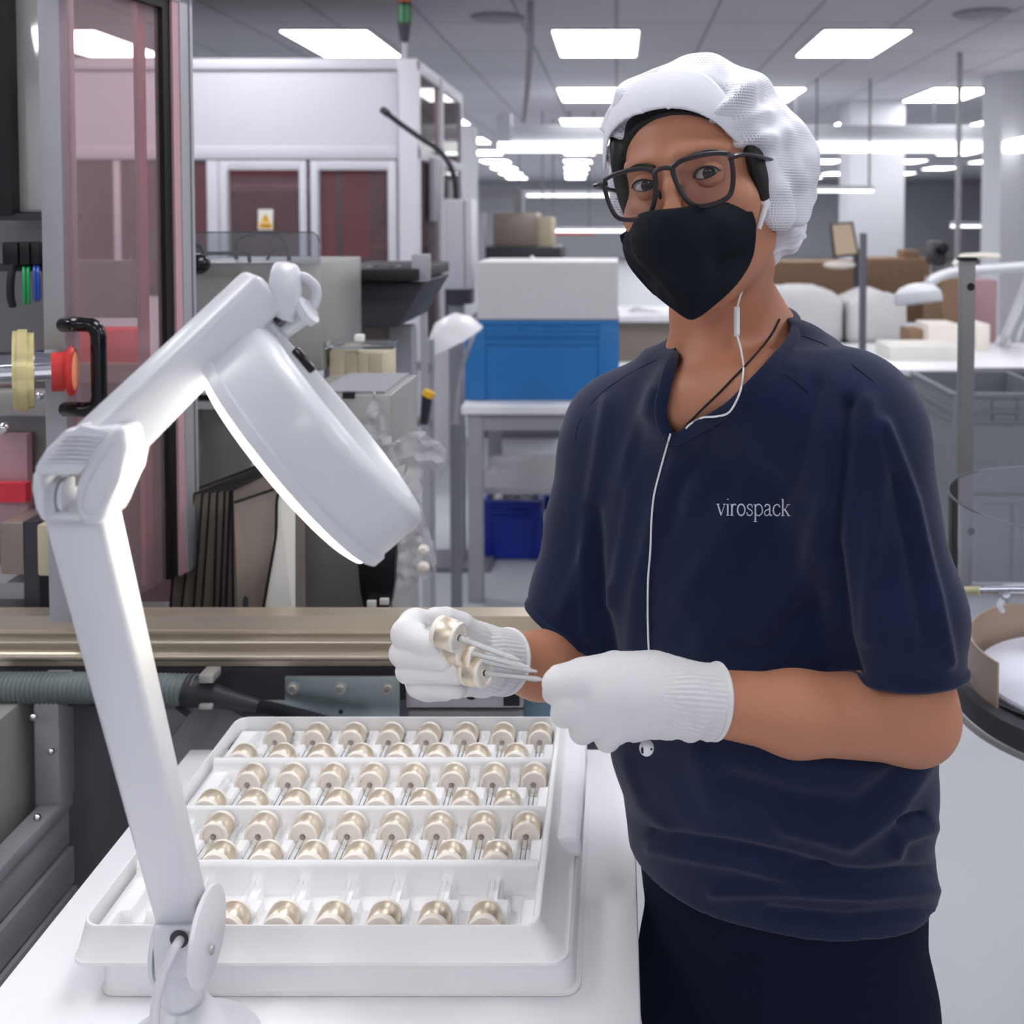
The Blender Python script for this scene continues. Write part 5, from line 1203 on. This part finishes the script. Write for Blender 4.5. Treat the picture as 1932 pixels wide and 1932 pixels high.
MB().tube([at(722, 207, 4.62), at(732, 215, 4.6)], .016, 12).build('hose_end', 'rubber', o)
cbx = thing('control_box', tuple(at(863, 545, 4.4)[:2])+(0,), 'tall narrow light grey control box left of the stacked crates', 'control box')
qbox(838, 890, 376, 546, 4.40, .16, bev=.005).build('enclosure', 'cabin', cbx); qbox(876, 877.5, 378, 544, 4.397, .01).build('seam', 'seam_grey', cbx); qbox(842, 888, 546, 574, 4.42, .12).build('plinth', 'charcoal', cbx)
p = at(862, 574, 4.48); MB().box(p.x-.03, p.x+.03, 4.45, 4.51, 0, p.z).build('column', 'grey_paint', cbx); MB().box(p.x-.15, p.x+.15, 4.35, 4.6, 0, .02).build('foot', 'grey_dark', cbx)
# ---- hall structure
struct('trim_1', qbox(834, 890, 235, 700, 9.5, .4), 'wall_m'); struct('trim_2', MB().box(at(1604, 400, 12).x, at(1706, 400, 12).x, 12, 12.6, 0, CEIL), 'wall_m'); struct('trim_3', MB().box(at(1887, 400, 9.6).x, at(1887, 400, 9.6).x+.45, 9.6, 10.1, 0, CEIL), 'wall_m')
def at_beam(px, Y, z): return Vector(((px-PCX)/FPX*Y, Y, z))
rl = thing('light_rail', (1, 11, 2.2), 'long grey hanging rail with lit strip running behind the cap', 'lamp')
zz0, zz1 = at(1163, 268, 11).z, at(1163, 236, 11).z
MB().box(at(945, 260, 11).x, at(1885, 260, 11).x, 11, 11.12, zz0, zz1, bev=.005).build('rail', 'wall_m', rl); MB().box(at(940, 260, 11).x, at(1900, 260, 11).x, 10.97, 11.14, at(1163, 286, 11).z, at(1163, 269, 11).z).build('strip_lamp', 'tube_light', rl)
MB().box(at(940, 260, 11).x, at(965, 260, 11).x, 10.95, 11.1, zz0, at(1163, 215, 11).z).build('end_block', 'wall_m', rl)
for px_ in (1500, 1760): MB().box(at_beam(px_, 11.05, 0).x-.01, at_beam(px_, 11.05, 0).x+.01, 11.04, 11.06, zz1, CEIL).build('hanger', 'grey_dark', rl)
MB().beam(at(1885, 282, 10.5), at(1990, 262, 7.5), .16, .10).build('strip_lamp', 'tube_light', rl)
def hang(name, px0, px1, py0, py1, Y, m_, label, cat):
    o = thing(name, tuple(at((px0+px1)/2, py0, Y)), label, cat); qbox(px0, px1, py0, py1, Y, .15).build('housing', 'white_panel', o) if m_ == 'tube_light' else None
    qbox(px0, px1, py1 if m_ == 'tube_light' else py0, py1+(4 if m_ == 'tube_light' else 0), Y, .14).build('light_strip' if m_ == 'tube_light' else 'panel', m_, o)
    for px_ in (px0+8, px1-8): c = at(px_, py0, Y+.07); MB().box(c.x-.008, c.x+.008, Y+.06, Y+.08, c.z, CEIL).build('hanger', 'grey_dark', o)
hang('line_lamp', 972, 1170, 360, 367, 16, 'tube_light', 'long thin white hanging lamp left of the face, below the ceiling panels', 'lamp'); hang('line_lamp', 1016, 1190, 429, 434, 13, 'tube_light', 'lower thin white hanging lamp just left of the mask', 'lamp')
hang('line_lamp', 1532, 1648, 350, 358, 10, 'tube_light', 'short white hanging lamp right of the cap by the grey column', 'lamp'); hang('line_lamp', 1800, 1885, 418, 425, 14, 'tube_light', 'short white hanging lamp low between column and right edge', 'lamp')
hang('red_sign', 1067, 1128, 259, 290, 13, 'red_panel', 'red hanging board left of the cap', 'sign'); hang('red_strip', 1036, 1120, 437, 443, 14, 'red_panel', 'thin red hanging board below the lower line lamp', 'sign')
o = MB().tube([at(1001, -30, 6.5), at(1001, 90, 6.5), at(996, 160, 7.2), at(988, 226, 8)], .022, 12).build('hanging_duct', 'grey_paint'); tag(o, 'thin grey pipe hanging from the ceiling left of the person', 'pipe')
for i, (px_, ya, Y) in enumerate(((1811, 190, 8.5),)):
    c = at(px_, ya, Y); o = MB().box(c.x-.018, c.x+.018, Y, Y+.03, .75, CEIL-.001).build('hanging_pole', 'grey_paint'); tag(o, 'thin grey vertical pole from the ceiling at the right', 'pole')
for i, (px_, py_, nm) in enumerate(((940, 32, 'left'), (1852, 24, 'right'))):
    c = atz(px_, py_, CEIL); o = MB().lathe([(0, -.02), (.16, -.02), (.18, -.012), (.18, 0), (0, 0)], (c.x, c.y, CEIL), (0, 0, 1), 32).build('ceiling_vent', 'seam_grey'); tag(o, 'round grey ceiling vent, the %s one of two' % nm, 'vent')
# ---- table with crates
tb = thing('side_table', (-.3, 4.4, 0), 'grey steel table with white top carrying the light blue crate', 'table')
tY = 3.98; tzz = at(1000, 757, 4.08).z; tx0, tx1 = at(869, 760, tY).x, at(1190, 760, tY).x+.2
MB().box(tx0, tx1, tY, 4.75, tzz-.035, tzz, bev=.008).build('tabletop', 'laminate', tb); MB().box(tx0+.02, tx1-.02, tY+.03, tY+.06, tzz-.10, tzz-.035).build('apron', 'grey_paint', tb)
for x_ in (tx0+.05, tx1-.06):
    for y_ in (tY+.05, 4.68): MB().box(x_-.028, x_+.028, y_-.028, y_+.028, 0, tzz-.035, bev=.003).build('leg', 'grey_paint', tb)
MB().box(tx0+.04, tx1-.06, tY+.1, 4.66, .40, .425).build('lower_shelf', 'grey_paint', tb)
def crate(px0, px1, py0, py1, Y, dep, m_, label, ribs=True, zb=None, group=None):
    a_ = at(px0, py1, Y); b_ = at(px1, py0, Y); z0_ = a_.z if zb is None else zb; x0_, x1_, z1_ = a_.x, b_.x, b_.z; h_ = z1_-z0_; w_ = x1_-x0_
    t = thing('crate', ((x0_+x1_)/2, Y+dep/2, z0_), label, 'crate', group); m2 = .012
    mb = MB(); wl = .006
    o_ = [(x0_+m2, Y+m2), (x1_-m2, Y+m2), (x1_-m2, Y+dep-m2), (x0_+m2, Y+dep-m2)]; loops = []
    for g, z in ((m2*.6, z0_+.001), (0, z0_+h_*.5), (-.002, z1_), (wl, z1_), (wl, z0_+.012)): loops.append([mb.v((x+(g if x < (x0_+x1_)/2 else -g), y+(g if y < Y+dep/2 else -g), z)) for x, y in o_])
    for u, v_ in zip(loops, loops[1:]):
        for i in range(4): mb.face([u[i], u[(i+1) % 4], v_[(i+1) % 4], v_[i]])
    mb.face(loops[0][::-1]); mb.face(loops[-1]); mb.build('body', m_, t)
    for z_, hh in ((z1_-.018, .018), (z1_-h_*.20, .010), (z1_-h_*.30, .010)): 
        MB().box(x0_, x1_, Y, Y+m2+.001, z_, z_+hh, bev=.002).build('rim_rib', m_, t); MB().box(x0_, x0_+m2+.001, Y+.001, Y+dep-.001, z_, z_+hh, bev=.002).build('rim_rib', m_, t); MB().box(x1_-m2, x1_, Y+.001, Y+dep-.001, z_, z_+hh, bev=.002).build('rim_rib', m_, t)
    for f_ in (.0, .36, .58, .87): MB().box(x0_+w_*f_, x0_+w_*f_+(w_*.13 if f_ in (0, .87) else .006), Y+.002, Y+m2+.001, (z0_+.004 if f_ in (0, .87) else z1_-h_*.3), z1_-.01, bev=.002).build('corner_rib', m_, t)
    return t
crate(877, 1168, 604, 757, 4.08, .40, 'crate_blue', 'light blue plastic crate on the side table, white carton on top', zb=tzz)
c_ = thing('carton', tuple(at(1030, 604, 4.2)), 'large white carton standing on the light blue crate', 'box')
qbox(900, 1166, 494, 602.5, 4.08, .40, bev=.004).build('body', 'sack', c_); MB().prism([at(990, 494, 4.3), at(1003, 482, 4.3), at(1012, 494, 4.3)], (0, .05, 0)).build('flap', 'paper', c_)
MB().box(at(878, 604, 4.08).x+.0, at(1168, 604, 4.08).x, 4.08, 4.48, at(1000, 604, 4.08).z+.0005, at(1000, 602.5, 4.08).z, ).build('lid', 'crate_grey', c_)
crate(912, 1022, 945, 1066, 4.50, .40, 'crate_dark_blue', 'dark blue plastic crate on the floor under the side table, paper on top', zb=.001)
o = film('paper_liner', 'crumpled white paper liner lying in the dark blue crate', [(912, 946), (945, 932), (990, 930), (1022, 938), (1018, 950), (960, 954)], 4.62, .05, 'paper', 6, 'paper')
qb = crate(1024, 1048, 935, 1000, 4.75, .30, 'crate_dark_blue', 'second dark blue crate partly hidden behind the first, on the floor', zb=.001)
for nm, a_, lab in (('plastic_wrap', [(908, 912), (930, 880), (960, 892), (985, 912)], 'crumpled clear wrap on the lower table shelf'), ):
    film(nm, lab, a_, 4.3, .03, 'film', 12, 'wrap')
# dome lamp and parts left of the table
dl = thing('dome_lamp', tuple(at(855, 640, 3.6)), 'white dome lamp shade just left of the light blue crate', 'lamp')
MB().lathe([(0, .09), (.04, .085), (.08, .05), (.10, 0), (.096, 0), (.076, .046), (.038, .078), (0, .083)], at(862, 642, 3.6), (-.45, -.1, .88), 32).build('shade', 'white_gloss', dl); MB().tube(smooth_path([at(868, 628, 3.62), at(900, 610, 3.8), at(870, 700, 3.7), at(860, 800, 3.7)], 5), .008, 8).build('stem', 'grey_paint', dl)
p = at(860, 800, 3.7); MB().cyl((p.x, p.y, 0), p, .02, n=12).build('stand', 'grey_dark', dl); MB().cyl((p.x, p.y, 0), (p.x, p.y, .02), .13, n=24).build('foot', 'grey_dark', dl)
rk = thing('tool_rack', (at(800, 900, 3.3).x, 3.3, 0), 'grey rack with rods left of the side table', 'rack')
for px_, Y, w_, y0_ in ((776, 3.3, .03, 620), (812, 3.3, .022, 640), (800, 3.25, .018, 560)):
    p = at(px_, y0_, Y); MB().box(p.x-w_/2, p.x+w_/2, Y-w_/2, Y+w_/2, 0, p.z).build('rod', 'alu' if w_ < .03 else 'grey_paint', rk)
for py_ in (690, 795, 1000): a_, b_ = at(770, py_, 3.3), at(818, py_, 3.3); MB().box(a_.x, b_.x, 3.28, 3.33, a_.z-.012, a_.z+.012).build('cross_bar', 'grey_paint', rk)
MB().cyl(at(806, 745, 3.2), at(800, 800, 3.2), .017, .013, n=14).build('black_grip', 'rubber', rk); MB().cyl(at(811, 738, 3.2), at(806, 748, 3.2), .018, n=14).build('yellow_ring', 'yellow', rk)
# machine beyond the carton
mm = thing('grey_machine', (at(985, 460, 7).x, 7.3, 0), 'blocky grey machine behind the white carton', 'machine')
qbox(930, 1012, 402, 466, 7.0, .5, bev=.01).build('head', 'folder_face', mm); qbox(1012, 1040, 410, 470, 7.1, .5, bev=.01).build('side_unit', 'beige', mm); qbox(906, 1058, 466, 494, 6.95, .7, bev=.01).build('dark_deck', 'charcoal', mm); qbox(903, 914, 402, 494, 6.9, .1).build('white_post', 'white_panel', mm)
qbox(905, 985, 358, 372, 7.3, .4).build('upper_beam', 'grey_paint', mm); qbox(970, 985, 372, 402, 7.3, .2).build('neck', 'grey_paint', mm); p0_, p1_ = at(910, 494, 7), at(1055, 494, 7); MB().box(p0_.x, p1_.x, 7.05, 7.6, 0, p0_.z).build('cabinet', 'grey_dark', mm)
dk = thing('far_desk', (at(1200, 600, 5.8).x, 5.8, 0), 'white-topped desk partly hidden between carton and neck', 'desk'); a_ = at(1165, 592, 6.2); b_ = at(1290, 606, 6.2)
MB().box(a_.x-.3, b_.x, 6.2, 6.9, .86, .90, bev=.004).build('top', 'laminate', dk); MB().box(a_.x-.1, b_.x-.05, 6.25, 6.3, .62, .86).build('drawer', 'folder_face', dk)
for x_ in (a_.x-.26, b_.x-.04):
    for y_ in (6.25, 6.85): MB().box(x_-.02, x_+.02, y_-.02, y_+.02, 0, .86).build('leg', 'grey_dark', dk)
film('white_cloth', 'crumpled white cloth on the desk left of the neck', [(1180, 596), (1186, 584), (1202, 578), (1222, 586), (1250, 590), (1262, 597)], 6.4, .04, 'soft_white', 8, 'cloth')
# ---- right-hand background
def boxthing(name, px0, px1, py0, py1, Y, dep, m_, label, cat='box', floor=False, bev=.006, group=None):
    a_ = at(px0, py1, Y); b_ = at(px1, py0, Y); o = MB().box(a_.x, b_.x, Y, Y+dep, 0 if floor else a_.z, b_.z, bev=bev).build(name, m_); return tag(o, label, cat, group)
lt = thing('long_table', (at(1600, 640, 6.6).x, 6.7, 0), 'dark table holding white sacks and cardboard behind the shoulder', 'table')
ltz = at(1600, 650, 6.3).z; a_, b_ = at(1420, 650, 6.3), at(1760, 650, 6.3)
MB().box(a_.x, b_.x, 6.2, 8.3, ltz-.05, ltz).build('top', 'charcoal', lt)
for x_ in (a_.x+.05, b_.x-.05):
    for y_ in (6.3, 8.2): MB().box(x_-.03, x_+.03, y_-.03, y_+.03, 0, ltz-.05).build('leg', 'grey_dark', lt)
def ontable(name, px0, px1, py0, Y, dep, m_, label, cat, z=ltz, bev=.008):
    a_ = at(px0, 600, Y); b_ = at(px1, py0, Y); return tag(MB().box(a_.x, b_.x, Y, Y+dep, z+.0005, b_.z, bev=bev).build(name, m_), label, cat)
ontable('cardboard_box', 1440, 1622, 494, 7.6, .5, 'cardboard', 'wide brown cardboard box behind the left white sack', 'box'); ontable('cardboard_box', 1636, 1756, 488, 7.6, .5, 'cardboard', 'tall brown cardboard box behind the desk lamp head', 'box')
a_ = at(1706, 488, 7.8); o = qbox(1706, 1736, 472, 487.6, 7.7, .2, bev=.003).build('small_box', 'cardboard'); tag(o, 'small brown box on top of the tall cardboard box', 'box')
def sack(px0, px1, py0, Y, seed, label):
    a_ = at(px0, 645, Y); b_ = at(px1, py0, Y); mb = MB(); mb.box(a_.x, b_.x, Y, Y+.5, ltz+.001, b_.z-.07, bev=.03); bmesh.ops.subdivide_edges(mb.bm, edges=mb.bm.edges, cuts=6, use_grid_fill=True)
    for v_ in mb.bm.verts:
        t = max(0, (v_.co.z-ltz)/(b_.z-ltz)); n = noise.noise(v_.co*5+Vector((seed, 0, 0))); n2 = noise.noise(v_.co*14+Vector((0, seed, 0)))
        u = (v_.co.x-a_.x)/(b_.x-a_.x); v_.co += Vector((n2*.02*t, n2*.02*t, (.06*math.sin(math.pi*min(1, max(0, u)))+n*.05)*t*t*1.3))
    return tag(mb.build('white_sack', 'sack', sharp=60), label, 'sack')
sack(1436, 1592, 536, 6.3, 2, 'left of two large white sacks behind the shoulder'); sack(1602, 1714, 548, 6.25, 5, 'right of two large white sacks, under the desk lamp head')
mn = thing('tan_monitor', tuple(at(1590, 488, 6.8)), 'tilted tan panel in a dark frame on a stand right of the cap', 'monitor')
P = [(1566, 420), (1610, 418), (1622, 482), (1574, 488)]; MB().prism([at(x, y, 6.8) for x, y in P], (0, .05, 0), .006).build('frame', 'charcoal', mn)
P = [(1570, 424), (1606, 422), (1617, 478), (1577, 482)]; MB().prism([at(x, y, 6.795) for x, y in P], (0, .01, 0)).build('screen', 'tan_panel', mn); p = at(1622, 470, 6.85); MB().box(p.x-.03, p.x+.03, 6.84, 6.90, ltz, p.z).build('stand', 'charcoal', mn); MB().sphere(at(1584, 500, 6.8), .07, (1.5, .8, .4), n=12).build('bracket', 'cream', mn)
c = at(1630, 460, 4.9); o = MB().box(c.x-.014, c.x+.014, 4.9, 4.93, .0, at(1630, 440, 4.9).z).build('thin_post', 'grey_dark'); tag(o, 'thin dark upright post behind the right shoulder', 'post')
# desk at right
dz = .75; d0 = atz(1634, 692, dz); ds = thing('white_desk', (2.0, 5.6, 0), 'long white desk at the right with a lamp clamped on it', 'desk')
MB().box(atz(1634, 697, dz).x, 3.4, atz(1640, 697, dz).y, 6.1, dz-.035, dz, bev=.006).build('top', 'laminate', ds); dy = atz(1640, 697, dz).y
MB().box(atz(1634, 697, dz).x+.03, 3.38, dy+.04, dy+.07, dz-.10, dz-.035).build('apron', 'grey_paint', ds)
for x_ in (1.44, 3.3):
    for y_ in (dy+.1, 6.0): MB().box(x_-.03, x_+.03, y_-.03, y_+.03, 0, dz-.035).build('leg', 'grey_paint', ds)
MB().box(1.62, 1.66, dy+.3, dy+.34, 0, dz-.035).build('leg', 'grey_dark', ds)
def ondesk(name, px0, px1, py0, Y, dep, m_, label, cat): return ontable(name, px0, px1, py0, Y, dep, m_, label, cat, z=dz, bev=.003)
ondesk('paper_pile', 1680, 1812, 654, 5.35, .3, 'paper', 'flat white pile of paper on the white desk', 'paper'); ondesk('white_carton', 1752, 1812, 612, 5.75, .25, 'cream', 'low cream carton on the desk left of the steel post', 'box'); ondesk('white_carton', 1844, 1868, 612, 5.75, .25, 'cream', 'low cream carton on the desk right of the steel post', 'box')
ondesk('cardboard_box', 1716, 1754, 622, 5.85, .2, 'cardboard', 'brown box below the desk lamp head', 'box'); o = boxthing('cardboard_stack', 1776, 1818, 526, 640, 6.6, .4, 'cardboard', 'brown carton stack behind the desk, left of the steel post', 'box', floor=True)
o = boxthing('pink_cabinet', 1836, 1882, 528, 640, 6.9, .4, 'pink_trim', 'dull pink cabinet behind the desk, right of the steel post', 'cabinet', floor=True)
dlm = thing('desk_lamp', tuple(atz(1892, 652, dz)), 'white articulated lamp with round head on the white desk at the right', 'lamp')
hc_ = at(1732, 560, 4.9); MB().lathe([(.105, -.03), (.110, -.01), (.105, .02), (.08, .045), (.04, .06), (0, .064)], hc_, (-.1, .15, 1), 32).build('lamp_shade', 'lamp_white', dlm); MB().lathe([(0, -.022), (.09, -.022), (.104, -.03)], hc_, (-.1, .15, 1), 32).build('glass', 'cable_white', dlm)
MB().tube(smooth_path([at(1752, 536, 4.9), at(1768, 524, 4.92), at(1800, 514, 5.0), at(1870, 508, 5.1), at(1950, 502, 5.2)], 4), .024, 12).build('upper_arm', 'lamp_white', dlm); MB().tube([at(1800, 500, 5.2), at(1816, 484, 5.2), at(1850, 482, 5.2), at(1885, 484, 5.2)], .014, 10).build('spring_bar', 'cream', dlm)
fb = atz(1892, 652, dz); MB().tube([at(1950, 505, 5.2), at(1920, 580, 5.4), fb+Vector((0, 0, .02))], .024, 12).build('lower_arm', 'lamp_white', dlm); MB().cyl(fb, fb+Vector((0, 0, .05)), .05, .03, n=20).build('base', 'lamp_white', dlm); MB().tube([at(1960, 560, 5.3), at(1925, 625, 5.45), fb+Vector((.08, 0, .02))], .010, 8).build('cable', 'lamp_white', dlm)
op = thing('microscope', tuple(at(1776, 500, 7)), 'dark optical instrument behind the desk lamp', 'instrument'); qbox(1762, 1788, 455, 500, 7.0, .2, bev=.02).build('body', 'charcoal', op); MB().sphere(at(1777, 468, 6.98), .045).build('head', 'black', op); p = at(1775, 500, 7.05); MB().box(p.x-.04, p.x+.04, 7.02, 7.12, 0, p.z).build('stand', 'grey_dark', op)
gcr = crate(1796, 2010, 742, 880, 4.1, .6, 'crate_grey', 'upper of two large grey crates under the desk at the right', zb=.39)
gcr2 = crate(1796, 2010, 742, 880, 4.1, .6, 'crate_grey', 'lower large grey crate standing on the floor at the right', zb=.001) if 0 else None
gb = thing('crate', (1.5, 4.4, 0), 'lower large grey crate standing on the floor behind the clear guard', 'crate'); q_ = at(1796, 880, 4.1).x; q2 = at(2010, 880, 4.1).x
MB().box(q_+.01, q2-.01, 4.11, 4.69, .001, .388, bev=.006).build('body', 'crate_grey', gb)
for x_ in (q_+.08, q_+.24, q_+.38): MB().box(x_, x_+.03, 4.10, 4.112, .03, .36, bev=.003).build('rib', 'crate_grey', gb)
MB().box(q_, q2, 4.10, 4.12, .355, .385, bev=.003).build('rim', 'crate_grey', gb); o = boxthing('dark_bin', 1840, 1990, 705, 742, 4.78, .2, 'charcoal', 'dark bin between desk and grey crates', 'bin', floor=True)
# ---- steel post and rotary table
RC = Vector((.715, 1.549, 0)); rt = thing('rotary_table', tuple(RC), 'round white rotary table with clear curved guard and tall steel post at the right edge', 'machine')
sp_ = rt
p = at(1828, 492, 1.80); zb_ = at(1828, 1105, 1.80).z; w_ = .0118
MB().box(p.x-w_, p.x+w_, 1.80, 1.82, zb_, p.z, bev=.001).build('post', 'steel_dark', sp_); MB().box(p.x-w_-.002, p.x+w_+.002, 1.797, 1.823, p.z, p.z+.006, bev=.001).build('end_cap', 'black', sp_)
for py_ in (541, 1002): MB().lathe([(0, .001), (.0062, .001), (.007, 0)], at(1832, py_, 1.80), (0, -1, 0), 20).build('hole', 'black', sp_)
MB().box(p.x-w_, p.x+.25, 1.80, 1.82, zb_-.012, zb_, bev=.001).build('post_arm', 'steel_dark', sp_)
MB().lathe([(0, .778), (.168, .778), (.170, .782), (.168, .786), (0, .786)], RC, (0, 0, 1), 96).build('disc', 'disc_white', rt)
MB().lathe([(0, .738), (.20, .738), (.205, .742), (.205, .766), (.203, .772), (.178, .772), (.176, .766), (0, .766)], RC, (0, 0, 1), 96).build('rim', 'charcoal', rt); MB().lathe([(.207, .734), (.212, .734), (.212, .742), (.207, .742), (.207, .734)], RC, (0, 0, 1), 96).build('rim_edge', 'steel', rt)
def wallarc(r, a0, a1, za, zb, t, name, m_):
    mb = MB(); n = 48; lo = []; 
    for i in range(n+1):
        a_ = R_(a0+(a1-a0)*i/n); c_, s_ = math.cos(a_), math.sin(a_); lo.append([mb.v((RC.x+q*c_, RC.y+q*s_, z)) for q, z in ((r, za), (r, zb), (r+t, zb), (r+t, za))])
    for a_, b_ in zip(lo, lo[1:]):
        for i in range(4): mb.face([a_[i], a_[(i+1) % 4], b_[(i+1) % 4], b_[i]])
    mb.face(lo[0]); mb.face(lo[-1][::-1]); return mb.build(name, m_, rt)
wallarc(.181, 30, 200, .772, .838, .003, 'guide_band', 'wood_band'); wallarc(.190, 0, 359.9, .772, .80, .002, 'guide_band', 'steel_dark') if 0 else None
wallarc(.2145, 20, 345, .80, 1.055, .003, 'clear_guard', 'acrylic'); wallarc(.2140, 20, 345, 1.0540, 1.0558, .0036, 'guard_edge', 'clear_sheet')
MB().box(RC.x+.0, RC.x+.18, RC.y-.04, RC.y+.14, .02, .738, bev=.01).build('pedestal', 'grey_paint', rt); MB().box(RC.x-.02, RC.x+.35, RC.y-.04, RC.y+.3, 0, .02).build('foot', 'grey_dark', rt)
MB().tube([at(1815, 1116, 1.70), at(1850, 1114, 1.68), at(1960, 1112, 1.62)], .006, 12).build('cross_rod', 'chrome', rt); MB().tube([at(1814, 1116, 1.70), at(1850, 1114, 1.68)], .0072, 12).build('rod_sleeve', 'yellow' if 0 else 'pale_gold', rt)
MB().box(at(1895, 1100, 1.66).x, at(1960, 1100, 1.66).x, 1.645, 1.675, at(1900, 1136, 1.66).z, at(1900, 1104, 1.66).z, bev=.006).build('clamp_block', 'steel', rt); MB().lathe([(0, 0), (.006, 0), (.006, .004), (0, .005)], at(1897, 1120, 1.64), (0, -1, 0), 16).build('clamp_screw', 'chrome', rt)
MB().tube(smooth_path([at(1892, 1130, 1.66), at(1886, 1142, 1.66), at(1892, 1154, 1.66)], 4), .005, 8).build('hook', 'white_gloss', rt)
